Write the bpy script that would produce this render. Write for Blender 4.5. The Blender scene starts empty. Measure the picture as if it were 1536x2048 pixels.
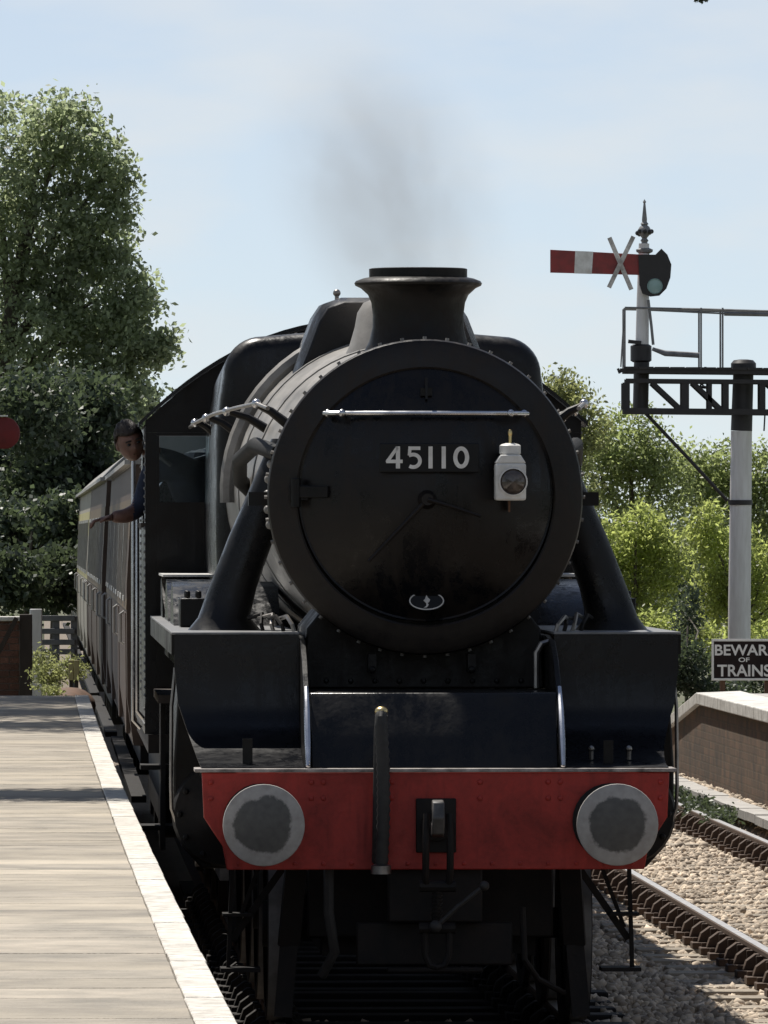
import bpy, bmesh, math, random
import numpy as np
from mathutils import Vector, Matrix, Quaternion
random.seed(7)
rng = np.random.default_rng(11)
C = bpy.context.scene.collection
SC = bpy.context.scene
PI = math.pi

# ------------------------------------------------------------------ camera, sky, sun, exposure
F = 17100.0                      # focal length in photo pixels (photo 1536 wide): a long phone zoom
HOR = 1062.0                     # photo row of the horizon
CAMZ = 2.5                       # metres above the rail tops (eye level on the platform)
cam = bpy.data.cameras.new('camera'); camo = bpy.data.objects.new('camera', cam); C.objects.link(camo)
cam.sensor_fit = 'HORIZONTAL'; cam.sensor_width = 36.0; cam.lens = F / 1536 * 36
cam.clip_start = 0.5; cam.clip_end = 6000
camo.location = (0, 0, CAMZ); camo.rotation_euler = (PI/2 + (HOR-1024)/F, 0, 0)
SC.camera = camo

SUN = Vector((-0.28, 0.50, 1.0)).normalized()
world = bpy.data.worlds.new('World'); SC.world = world; world.use_nodes = True
wn = world.node_tree.nodes; wl = world.node_tree.links
bg = wn['Background']
sky = wn.new('ShaderNodeTexSky'); sky.sky_type = 'NISHITA'; sky.sun_disc = False
sky.sun_elevation = math.asin(SUN.z); sky.sun_rotation = math.atan2(SUN.x, SUN.y) % (2*PI)
sky.air_density = 0.5; sky.dust_density = 0.0; sky.ozone_density = 3.0
tc = wn.new('ShaderNodeTexCoord'); mp = wn.new('ShaderNodeMapping'); mp.inputs['Scale'].default_value = (24, 24, 75); mp.inputs['Rotation'].default_value = (0.0, 0.25, 0.0)
nz = wn.new('ShaderNodeTexNoise'); nz.inputs['Scale'].default_value = 1.0; nz.inputs['Detail'].default_value = 5
cr = wn.new('ShaderNodeMapRange'); cr.inputs['From Min'].default_value = 0.42; cr.inputs['From Max'].default_value = 0.75
cr.inputs['To Min'].default_value = 0.78; cr.inputs['To Max'].default_value = 1.35
mx = wn.new('ShaderNodeMix'); mx.data_type = 'RGBA'; mx.inputs[7].default_value = (7.1, 7.35, 7.45, 1)
wl.new(tc.outputs['Generated'], mp.inputs['Vector']); wl.new(mp.outputs[0], nz.inputs['Vector'])
wl.new(nz.outputs['Fac'], cr.inputs['Value'])
sz_ = wn.new('ShaderNodeSeparateXYZ'); vf = wn.new('ShaderNodeMapRange')       # thin veil of high haze, thickest along the horizon
vf.inputs['From Min'].default_value = 0.0; vf.inputs['From Max'].default_value = 0.7; vf.inputs['To Min'].default_value = 0.74; vf.inputs['To Max'].default_value = 0.12
vm = wn.new('ShaderNodeMath'); vm.operation = 'MULTIPLY'
wl.new(tc.outputs['Generated'], sz_.inputs[0]); wl.new(sz_.outputs['Z'], vf.inputs['Value']); wl.new(vf.outputs[0], vm.inputs[0]); wl.new(cr.outputs[0], vm.inputs[1]); wl.new(vm.outputs[0], mx.inputs[0])
wl.new(sky.outputs[0], mx.inputs[6]); wl.new(mx.outputs[2], bg.inputs['Color'])
bg.inputs['Strength'].default_value = 0.10
sl = bpy.data.lights.new('sun', 'SUN'); so = bpy.data.objects.new('sun', sl); C.objects.link(so)
sl.energy = 5.0; sl.angle = math.radians(0.5); sl.color = (1.0, 0.95, 0.87)
so.rotation_euler = SUN.to_track_quat('Z', 'Y').to_euler(); so.location = (-20, 40, 60)
SC.view_settings.view_transform = 'Standard'; SC.view_settings.look = 'None'
SC.view_settings.exposure = 0.12; SC.view_settings.gamma = 1.0; SC.view_settings.use_curve_mapping = False
SC.cycles.transparent_max_bounces = 24
SC.cycles.volume_bounces = 1
SC.cycles.max_bounces = 8

# ------------------------------------------------------------------ materials
def mat(name, col, rough=0.6, metal=0.0, var=0.25, scale=6.0, bump=0.0, bscale=60.0, col2=None, island=0.0,
        spec=0.5, objrand=0.0, stretch=(1, 1, 1), coat=0.0, world=False):
    m = bpy.data.materials.new(name); m.use_nodes = True
    n = m.node_tree.nodes; l = m.node_tree.links; b = n['Principled BSDF']
    b.inputs['Roughness'].default_value = rough; b.inputs['Metallic'].default_value = metal
    b.inputs['Specular IOR Level'].default_value = spec
    if coat: b.inputs['Coat Weight'].default_value = coat; b.inputs['Coat Roughness'].default_value = 0.12
    t = n.new('ShaderNodeTexCoord'); mpn = n.new('ShaderNodeMapping'); mpn.inputs['Scale'].default_value = stretch
    l.new(n.new('ShaderNodeNewGeometry').outputs['Position'] if world else t.outputs['Object'], mpn.inputs['Vector'])
    nt = n.new('ShaderNodeTexNoise'); nt.inputs['Scale'].default_value = scale; nt.inputs['Detail'].default_value = 6
    nt.inputs['Roughness'].default_value = 0.62
    l.new(mpn.outputs[0], nt.inputs['Vector'])
    ra = n.new('ShaderNodeMapRange'); ra.inputs['From Min'].default_value = 0.32; ra.inputs['From Max'].default_value = 0.68
    l.new(nt.outputs['Fac'], ra.inputs['Value'])
    mi = n.new('ShaderNodeMix'); mi.data_type = 'RGBA'
    c2 = col2 or tuple(max(0, c*(1-var)) for c in col); c1 = tuple(min(1, c*(1+var*0.6)) for c in col)
    mi.inputs[6].default_value = (*c2, 1); mi.inputs[7].default_value = (*c1, 1)
    l.new(ra.outputs[0], mi.inputs[0]); out = mi.outputs[2]
    def mul(src, sock, amt):
        mr = n.new('ShaderNodeMapRange'); mr.inputs['To Min'].default_value = 1-amt; mr.inputs['To Max'].default_value = 1+amt
        l.new(src, mr.inputs['Value'])
        mm = n.new('ShaderNodeVectorMath'); mm.operation = 'SCALE'
        l.new(sock, mm.inputs[0]); l.new(mr.outputs[0], mm.inputs['Scale']); return mm.outputs[0]
    if island:
        g = n.new('ShaderNodeNewGeometry'); out = mul(g.outputs['Random Per Island'], out, island)
    if objrand:
        oi = n.new('ShaderNodeObjectInfo'); out = mul(oi.outputs['Random'], out, objrand)
    l.new(out, b.inputs['Base Color'])
    rr = n.new('ShaderNodeMapRange'); rr.inputs['To Min'].default_value = max(0.03, rough-0.12); rr.inputs['To Max'].default_value = min(1, rough+0.14)
    l.new(nt.outputs['Fac'], rr.inputs['Value']); l.new(rr.outputs[0], b.inputs['Roughness'])
    if bump:
        n2 = n.new('ShaderNodeTexNoise'); n2.inputs['Scale'].default_value = bscale; n2.inputs['Detail'].default_value = 4
        l.new(mpn.outputs[0], n2.inputs['Vector'])
        bp = n.new('ShaderNodeBump'); bp.inputs['Strength'].default_value = bump; bp.inputs['Distance'].default_value = 0.02
        l.new(n2.outputs['Fac'], bp.inputs['Height']); l.new(bp.outputs[0], b.inputs['Normal'])
    return m

def leaf_mat(name, col, trans, mixf=0.45, isl=0.35, rough=0.45):
    m = bpy.data.materials.new(name); m.use_nodes = True
    n = m.node_tree.nodes; l = m.node_tree.links; b = n['Principled BSDF']; o = n['Material Output']
    b.inputs['Roughness'].default_value = rough
    g = n.new('ShaderNodeNewGeometry')
    t = n.new('ShaderNodeTexCoord'); nt = n.new('ShaderNodeTexNoise'); nt.inputs['Scale'].default_value = 1.3; nt.inputs['Detail'].default_value = 3
    l.new(t.outputs['Object'], nt.inputs['Vector'])
    ad = n.new('ShaderNodeMath'); ad.operation = 'MULTIPLY_ADD'; ad.inputs[1].default_value = 0.55
    l.new(g.outputs['Random Per Island'], ad.inputs[0]); l.new(nt.outputs['Fac'], ad.inputs[2])
    mr = n.new('ShaderNodeMapRange'); mr.inputs['From Min'].default_value = 0.3; mr.inputs['From Max'].default_value = 1.1
    mr.inputs['To Min'].default_value = 1-isl; mr.inputs['To Max'].default_value = 1+isl
    l.new(ad.outputs[0], mr.inputs['Value'])
    def sc(c):
        v = n.new('ShaderNodeVectorMath'); v.operation = 'SCALE'; v.inputs[0].default_value = c
        l.new(mr.outputs[0], v.inputs['Scale']); return v.outputs[0]
    l.new(sc(col), b.inputs['Base Color'])
    tr = n.new('ShaderNodeBsdfTranslucent'); l.new(sc(trans), tr.inputs['Color'])
    ms = n.new('ShaderNodeMixShader'); ms.inputs[0].default_value = mixf
    l.new(b.outputs[0], ms.inputs[1]); l.new(tr.outputs[0], ms.inputs[2]); l.new(ms.outputs[0], o.inputs['Surface'])
    return m

def grimy(name, base, dust, r0, r1, amt=0.6, spec=0.4, scale=2.4, bump=0.05):
    """old oily paint: soot and dust in patches and vertical streaks, gloss that comes and goes"""
    m = bpy.data.materials.new(name); m.use_nodes = True
    n = m.node_tree.nodes; l = m.node_tree.links; b = n['Principled BSDF']; b.inputs['Specular IOR Level'].default_value = spec
    t = n.new('ShaderNodeTexCoord')
    def noise(sc, det, rg, stretch=(1, 1, 1), dist=0.0):
        mpn = n.new('ShaderNodeMapping'); mpn.inputs['Scale'].default_value = stretch; l.new(t.outputs['Object'], mpn.inputs['Vector'])
        q = n.new('ShaderNodeTexNoise'); q.inputs['Scale'].default_value = sc; q.inputs['Detail'].default_value = det; q.inputs['Roughness'].default_value = rg; q.inputs['Distortion'].default_value = dist
        l.new(mpn.outputs[0], q.inputs['Vector']); return q.outputs['Fac']
    def rng_(src, a, b_, c=0.0, d=1.0):
        q = n.new('ShaderNodeMapRange'); q.inputs['From Min'].default_value = a; q.inputs['From Max'].default_value = b_; q.inputs['To Min'].default_value = c; q.inputs['To Max'].default_value = d
        l.new(src, q.inputs['Value']); return q.outputs[0]
    patch = rng_(noise(scale, 8, 0.72, dist=0.6), 0.44, 0.68); streak = rng_(noise(5.0, 5, 0.6, (3.2, 3.2, 0.35)), 0.46, 0.70); fine = rng_(noise(38, 6, 0.7), 0.45, 0.75)
    a1 = n.new('ShaderNodeMath'); a1.operation = 'MAXIMUM'; l.new(patch, a1.inputs[0]); l.new(rng_(streak, 0, 1, 0, 0.7), a1.inputs[1])
    a2 = n.new('ShaderNodeMath'); a2.operation = 'MULTIPLY_ADD'; a2.inputs[1].default_value = 0.35; a2.use_clamp = True; l.new(fine, a2.inputs[0]); l.new(a1.outputs[0], a2.inputs[2])
    mi = n.new('ShaderNodeMix'); mi.data_type = 'RGBA'; mi.inputs[6].default_value = (*base, 1); mi.inputs[7].default_value = (*dust, 1)
    l.new(rng_(a2.outputs[0], 0, 1, 0, amt), mi.inputs[0]); l.new(mi.outputs[2], b.inputs['Base Color'])
    l.new(rng_(a2.outputs[0], 0, 1, r0, r1), b.inputs['Roughness'])
    bp = n.new('ShaderNodeBump'); bp.inputs['Strength'].default_value = bump*2; bp.inputs['Distance'].default_value = 0.02
    l.new(noise(16, 5, 0.6), bp.inputs['Height']); l.new(bp.outputs[0], b.inputs['Normal'])
    return m

M = {}
M['black'] = grimy('black_paint', (0.0045, 0.0045, 0.005), (0.016, 0.0125, 0.0095), 0.28, 0.7, 0.7, 0.24, 2.4, 0.06)
M['black_gloss'] = grimy('black_gloss', (0.004, 0.0045, 0.006), (0.015, 0.012, 0.010), 0.16, 0.6, 0.6, 0.32, 2.2, 0.05)
M['panelblack'] = grimy('panel_black', (0.0035, 0.0042, 0.0065), (0.012, 0.010, 0.009), 0.20, 0.5, 0.45, 0.30, 2.0, 0.05)
M['smokebox'] = grimy('smokebox_black', (0.0065, 0.006, 0.0055), (0.022, 0.016, 0.012), 0.35, 0.75, 0.75, 0.25, 3.5, 0.10)
M['door'] = grimy('smokebox_door_black', (0.0035, 0.0038, 0.005), (0.018, 0.012, 0.008), 0.18, 0.6, 0.75, 0.30, 1.9, 0.05)
M['boiler'] = mat('dusty_boiler_paint', (0.25, 0.235, 0.215), 0.48, var=0.5, scale=4, bump=0.06, bscale=16, stretch=(1, 0.3, 1))
M['under'] = mat('oily_underframe', (0.007, 0.0065, 0.0065), 0.65, var=0.5, scale=9, bump=0.1, bscale=50, col2=(0.014, 0.010, 0.008), spec=0.3)
M['shadesleeper'] = mat('shade_dark_sleeper', (0.014, 0.012, 0.011), 0.85, var=0.4, scale=6)  # oily tone blackened to paint in the shade beneath the loco
M['shadebed'] = mat('shade_dark_ballast', (0.016, 0.014, 0.013), 0.9, var=0.5, scale=12, bump=0.6, bscale=40)  # near-black colour painting the shade between the rails
M['pipeblack'] = mat('sooty_pipe', (0.012, 0.012, 0.012), 0.75, var=0.4, scale=9, spec=0.25)
M['red'] = grimy('red_beam_paint', (0.44, 0.036, 0.027), (0.17, 0.028, 0.021), 0.32, 0.65, 0.8, 0.35, 2.6, 0.06)
M['ringblack'] = grimy('smokebox_ring_black', (0.009, 0.0075, 0.007), (0.024, 0.017, 0.0125), 0.28, 0.6, 0.8, 0.30, 4.0, 0.06)
M['litfootplate'] = mat('lit_footplate', (0.42, 0.38, 0.35), 0.7, var=0.5, scale=9, col2=(0.08, 0.07, 0.065))  # black footplate paled so its sunlit edge shows as a bright line
M['steel'] = mat('polished_steel', (0.62, 0.62, 0.64), 0.25, 1.0, var=0.2)
M['wornsteel'] = mat('worn_steel', (0.32, 0.30, 0.28), 0.42, 1.0, var=0.4, scale=10)
M['grey'] = mat('grey_paint', (0.20, 0.20, 0.20), 0.5, var=0.35, scale=9)
M['white'] = mat('white_paint', (0.74, 0.73, 0.70), 0.5, var=0.18, scale=9, col2=(0.55, 0.53, 0.49))
M['postwhite'] = mat('post_white_paint', (0.70, 0.69, 0.68), 0.5, var=0.15, scale=3, stretch=(4, 4, 0.6), col2=(0.58, 0.56, 0.53))
M['brass'] = mat('brass', (0.75, 0.58, 0.28), 0.3, 1.0)
M['copper'] = mat('copper_pipe', (0.55, 0.25, 0.14), 0.35, 1.0)
M['rubber'] = mat('rubber_hose', (0.03, 0.028, 0.026), 0.65, var=0.4, scale=20)
M['hookgrey'] = mat('greasy_hook', (0.085, 0.08, 0.075), 0.5, var=0.5, scale=14)
M['coal'] = mat('coal', (0.012, 0.012, 0.013), 0.35, var=0.4, island=0.4)
M['roof'] = mat('coach_roof_grey', (0.30, 0.29, 0.27), 0.8, var=0.3, scale=2)
M['maroon'] = mat('coach_maroon', (0.085, 0.058, 0.044), 0.6, var=0.35, scale=2, spec=0.3)
M['brown'] = mat('coach_brown', (0.13, 0.092, 0.052), 0.6, var=0.35, scale=2, spec=0.3)
M['cream'] = mat('coach_cream', (0.42, 0.375, 0.19), 0.65, var=0.25, scale=2, spec=0.3)
M['gunmetal'] = mat('gutter_grey', (0.35, 0.34, 0.32), 0.5)
M['slab'] = mat('paving_slab', (0.44, 0.385, 0.305), 0.9, var=0.30, scale=1.7, bump=0.5, bscale=60, objrand=0.13, world=True, col2=(0.29, 0.257, 0.21))
M['slab2'] = mat('paving_slab_darker', (0.40, 0.35, 0.285), 0.9, var=0.30, scale=2.6, bump=0.5, bscale=60, objrand=0.13, world=True, col2=(0.25, 0.226, 0.187))
M['edge'] = mat('painted_edging', (0.76, 0.72, 0.65), 0.8, var=0.2, scale=11, bump=0.5, bscale=45, col2=(0.44, 0.405, 0.35), objrand=0.08, world=True)
M['asphalt'] = mat('platform_asphalt', (0.20, 0.19, 0.175), 0.9, var=0.25, scale=4, bump=0.3, bscale=80)
M['platface'] = mat('platform_face_brick', (0.10, 0.07, 0.055), 0.85, var=0.4, scale=7, bump=0.3, bscale=40)
M['concrete'] = mat('concrete', (0.46, 0.44, 0.41), 0.85, var=0.25, scale=7, bump=0.25, bscale=60)
M['stonecap'] = mat('painted_coping', (0.70, 0.68, 0.64), 0.75, var=0.25, scale=6, bump=0.2, bscale=50, col2=(0.45, 0.43, 0.39))
M['ballast'] = mat('ballast_stone', (0.60, 0.50, 0.385), 0.88, var=0.25, scale=1.6, island=0.45, col2=(0.36, 0.29, 0.22))
M['bed'] = mat('ballast_bed', (0.22, 0.18, 0.14), 0.95, var=0.4, scale=18, bump=0.5, bscale=60)
M['ground'] = mat('rough_ground', (0.12, 0.11, 0.07), 0.95, var=0.4, scale=0.8, bump=0.3, bscale=15, col2=(0.06, 0.08, 0.03))
M['grass'] = mat('grassy_bank', (0.10, 0.11, 0.05), 0.95, var=0.4, scale=3, bump=0.4, bscale=25)
M['rail'] = mat('rusty_rail_side', (0.10, 0.060, 0.038), 0.75, var=0.35, scale=14)
M['railtop'] = mat('rail_head', (0.55, 0.52, 0.48), 0.38, 1.0, var=0.2, scale=8)
M['sleeper'] = mat('weathered_sleeper', (0.42, 0.36, 0.285), 0.85, var=0.45, scale=5, bump=0.6, bscale=22, stretch=(0.5, 6, 6), objrand=0.2)
M['chair'] = mat('rusty_chair', (0.085, 0.052, 0.034), 0.8, var=0.4, scale=15)
M['shadechair'] = mat('shade_dark_chair', (0.018, 0.014, 0.011), 0.8, var=0.4, scale=15)  # chair colour blackened for the painted shade beneath the loco
M['sigblack'] = mat('signal_black', (0.020, 0.018, 0.018), 0.5, var=0.4, scale=8)
M['sigred'] = mat('signal_red', (0.25, 0.032, 0.030), 0.5, var=0.35, scale=6, col2=(0.16, 0.030, 0.028))
M['discred'] = mat('dull_dark_red', (0.13, 0.010, 0.010), 0.7, var=0.3)
M['signplate'] = mat('sign_plate', (0.022, 0.011, 0.010), 0.6, var=0.4, scale=8, spec=0.25)
M['signwhite'] = mat('sign_white', (0.90, 0.87, 0.83), 0.5, var=0.1)
M['litlower'] = mat('coach_lit_lower', (0.27, 0.235, 0.17), 0.7, var=0.3, scale=2)
M['signwhite'] = mat('sign_white', (0.90, 0.87, 0.83), 0.5, var=0.1)
M['litlower'] = mat('coach_lit_lower', (0.33, 0.30, 0.25), 0.7, var=0.3, scale=2)  # lightened for the platform light that the lower sides reflect
M['rust'] = mat('rust', (0.14, 0.075, 0.045), 0.8, var=0.4, scale=8)
M['bark'] = mat('bark', (0.10, 0.085, 0.065), 0.9, var=0.4, scale=9, bump=0.5, bscale=20, stretch=(3, 3, 0.6))
M['timber'] = mat('dark_timber', (0.05, 0.036, 0.028), 0.75, var=0.4, scale=9, stretch=(1, 1, 0.2))
M['brick'] = mat('red_brown_brick', (0.16, 0.075, 0.050), 0.85, var=0.3, scale=8, bump=0.3, bscale=50, objrand=0.25)
M['mortar'] = mat('mortar', (0.19, 0.17, 0.15), 0.9)
M['yellow'] = mat('yellowed_board', (0.44, 0.38, 0.18), 0.7, var=0.25)
M['skin'] = mat('skin', (0.19, 0.10, 0.075), 0.5, var=0.35, scale=14, bump=0.2, bscale=30)
M['overall'] = mat('blue_overall', (0.024, 0.033, 0.062), 0.85, var=0.45, scale=9, bump=0.6, bscale=14)
M['hair'] = mat('dark_hair', (0.030, 0.020, 0.014), 0.6, var=0.4, scale=40, bump=0.5, bscale=80)
M['glassdark'] = mat('lamp_lens', (0.07, 0.055, 0.045), 0.12, var=0.6, scale=22, coat=0.6)
M['weathered'] = mat('weathered_white_lath', (0.62, 0.59, 0.55), 0.7, var=0.4, scale=9, col2=(0.26, 0.24, 0.22))
M['lens'] = mat('pale_green_lens', (0.27, 0.40, 0.38), 0.15, var=0.1)
M['emblem'] = mat('plate_lettering', (0.55, 0.53, 0.50), 0.5, var=0.2)
M['plate'] = mat('number_plate_black', (0.0055, 0.0055, 0.006), 0.5, spec=0.3)
M['coachglass'] = mat('coach_window_glass', (0.02, 0.022, 0.025), 0.08, var=0.1, spec=0.8)
M['oldgrey'] = mat('old_grey_boards', (0.12, 0.125, 0.13), 0.7, var=0.3, scale=6)

def wall_brick():
    m = mat('sooty_brick_wall', (0.115, 0.070, 0.038), 0.9, var=0.5, scale=2.2, bump=0.0, col2=(0.045, 0.034, 0.022))
    n = m.node_tree.nodes; l = m.node_tree.links; b = n['Principled BSDF']
    t = n.new('ShaderNodeTexCoord'); s = n.new('ShaderNodeSeparateXYZ'); cb = n.new('ShaderNodeCombineXYZ')
    l.new(t.outputs['Object'], s.inputs[0]); l.new(s.outputs['Y'], cb.inputs['X']); l.new(s.outputs['Z'], cb.inputs['Y'])
    br = n.new('ShaderNodeTexBrick'); br.inputs['Scale'].default_value = 1.0
    br.inputs['Brick Width'].default_value = 0.225; br.inputs['Row Height'].default_value = 0.075; br.inputs['Mortar Size'].default_value = 0.009
    br.inputs['Color1'].default_value = (1.15, 1.0, 0.95, 1); br.inputs['Color2'].default_value = (0.75, 0.72, 0.7, 1); br.inputs['Mortar'].default_value = (0.85, 0.85, 0.8, 1)
    l.new(cb.outputs[0], br.inputs['Vector'])
    src = b.inputs['Base Color'].links[0].from_socket
    mm = n.new('ShaderNodeMix'); mm.data_type = 'RGBA'; mm.blend_type = 'MULTIPLY'; mm.inputs[0].default_value = 1.0
    l.new(src, mm.inputs[6]); l.new(br.outputs['Color'], mm.inputs[7]); l.new(mm.outputs[2], b.inputs['Base Color'])
    bp = n.new('ShaderNodeBump'); bp.inputs['Strength'].default_value = 0.6; bp.inputs['Distance'].default_value = 0.01; bp.invert = True
    l.new(br.outputs['Fac'], bp.inputs['Height']); l.new(bp.outputs[0], b.inputs['Normal'])
    return m
M['wallbrick'] = wall_brick()

def buffer_mat():
    m = bpy.data.materials.new('buffer_head_worn'); m.use_nodes = True
    n = m.node_tree.nodes; l = m.node_tree.links; b = n['Principled BSDF']; b.inputs['Roughness'].default_value = 0.45
    t = n.new('ShaderNodeTexCoord'); s = n.new('ShaderNodeSeparateXYZ'); cb = n.new('ShaderNodeCombineXYZ')
    l.new(t.outputs['Object'], s.inputs[0]); l.new(s.outputs['X'], cb.inputs['X']); l.new(s.outputs['Z'], cb.inputs['Y'])
    ln = n.new('ShaderNodeVectorMath'); ln.operation = 'LENGTH'; l.new(cb.outputs[0], ln.inputs[0])
    nt = n.new('ShaderNodeTexNoise'); nt.inputs['Scale'].default_value = 9; nt.inputs['Detail'].default_value = 5; l.new(t.outputs['Object'], nt.inputs['Vector'])
    oi = n.new('ShaderNodeObjectInfo'); va = n.new('ShaderNodeVectorMath'); va.operation = 'SCALE'
    va.inputs[0].default_value = (9, 5, 7); l.new(oi.outputs['Random'], va.inputs['Scale'])
    vb = n.new('ShaderNodeVectorMath'); l.new(t.outputs['Object'], vb.inputs[0]); l.new(va.outputs[0], vb.inputs[1]); l.new(vb.outputs[0], nt.inputs['Vector'])
    ma = n.new('ShaderNodeMath'); ma.operation = 'MULTIPLY_ADD'; ma.inputs[1].default_value = 0.075; l.new(nt.outputs['Fac'], ma.inputs[0]); l.new(ln.outputs['Value'], ma.inputs[2])
    r = n.new('ShaderNodeMapRange'); r.inputs['From Min'].default_value = 0.186; r.inputs['From Max'].default_value = 0.200
    n3 = n.new('ShaderNodeTexNoise'); n3.inputs['Scale'].default_value = 45; n3.inputs['Detail'].default_value = 6; n3.inputs['Roughness'].default_value = 0.75; l.new(vb.outputs[0], n3.inputs['Vector'])
    mb = n.new('ShaderNodeMath'); mb.operation = 'MULTIPLY_ADD'; mb.inputs[1].default_value = 0.035; l.new(n3.outputs['Fac'], mb.inputs[0]); l.new(ma.outputs[0], mb.inputs[2]); l.new(mb.outputs[0], r.inputs['Value'])
    n2 = n.new('ShaderNodeTexNoise'); n2.inputs['Scale'].default_value = 26; n2.inputs['Detail'].default_value = 6; l.new(vb.outputs[0], n2.inputs['Vector'])
    c1 = n.new('ShaderNodeMix'); c1.data_type = 'RGBA'; c1.inputs[6].default_value = (0.045, 0.044, 0.042, 1); c1.inputs[7].default_value = (0.13, 0.125, 0.115, 1); l.new(n2.outputs['Fac'], c1.inputs[0])
    c2 = n.new('ShaderNodeMix'); c2.data_type = 'RGBA'; c2.inputs[6].default_value = (0.24, 0.22, 0.20, 1); c2.inputs[7].default_value = (0.50, 0.48, 0.45, 1); l.new(n2.outputs['Fac'], c2.inputs[0])
    c3 = n.new('ShaderNodeMix'); c3.data_type = 'RGBA'; l.new(r.outputs[0], c3.inputs[0]); l.new(c1.outputs[2], c3.inputs[6]); l.new(c2.outputs[2], c3.inputs[7])
    l.new(c3.outputs[2], b.inputs['Base Color'])
    return m
M['bufferhead'] = buffer_mat()

def glass_mat():
    m = bpy.data.materials.new('window_glass'); m.use_nodes = True
    n = m.node_tree.nodes; l = m.node_tree.links; o = n['Material Output']
    tr = n.new('ShaderNodeBsdfTransparent'); tr.inputs[0].default_value = (0.62, 0.68, 0.70, 1)
    gl = n.new('ShaderNodeBsdfGlossy'); gl.inputs['Roughness'].default_value = 0.05
    ms = n.new('ShaderNodeMixShader'); ms.inputs[0].default_value = 0.012
    l.new(tr.outputs[0], ms.inputs[1]); l.new(gl.outputs[0], ms.inputs[2]); l.new(ms.outputs[0], o.inputs['Surface'])
    return m
M['glass'] = glass_mat()
M['leaf_tree'] = leaf_mat('leaf_tree', (0.115, 0.138, 0.085), (0.47, 0.54, 0.31), 0.53, isl=0.5)
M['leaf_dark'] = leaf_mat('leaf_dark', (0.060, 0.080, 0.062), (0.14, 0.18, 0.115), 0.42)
M['leaf_olive'] = leaf_mat('leaf_olive', (0.105, 0.125, 0.055), (0.42, 0.49, 0.19), 0.52, isl=0.5)
M['leaf_bright'] = leaf_mat('leaf_bright', (0.11, 0.135, 0.042), (0.54, 0.61, 0.185), 0.57, isl=0.55)
M['leaf_weed'] = leaf_mat('leaf_weed', (0.115, 0.125, 0.055), (0.42, 0.45, 0.18), 0.5)
M['leaf_shaded'] = leaf_mat('leaf_shaded', (0.052, 0.072, 0.046), (0.11, 0.145, 0.07), 0.38, isl=0.5)  # darkened leaf colour standing in for shade on low foliage

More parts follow.
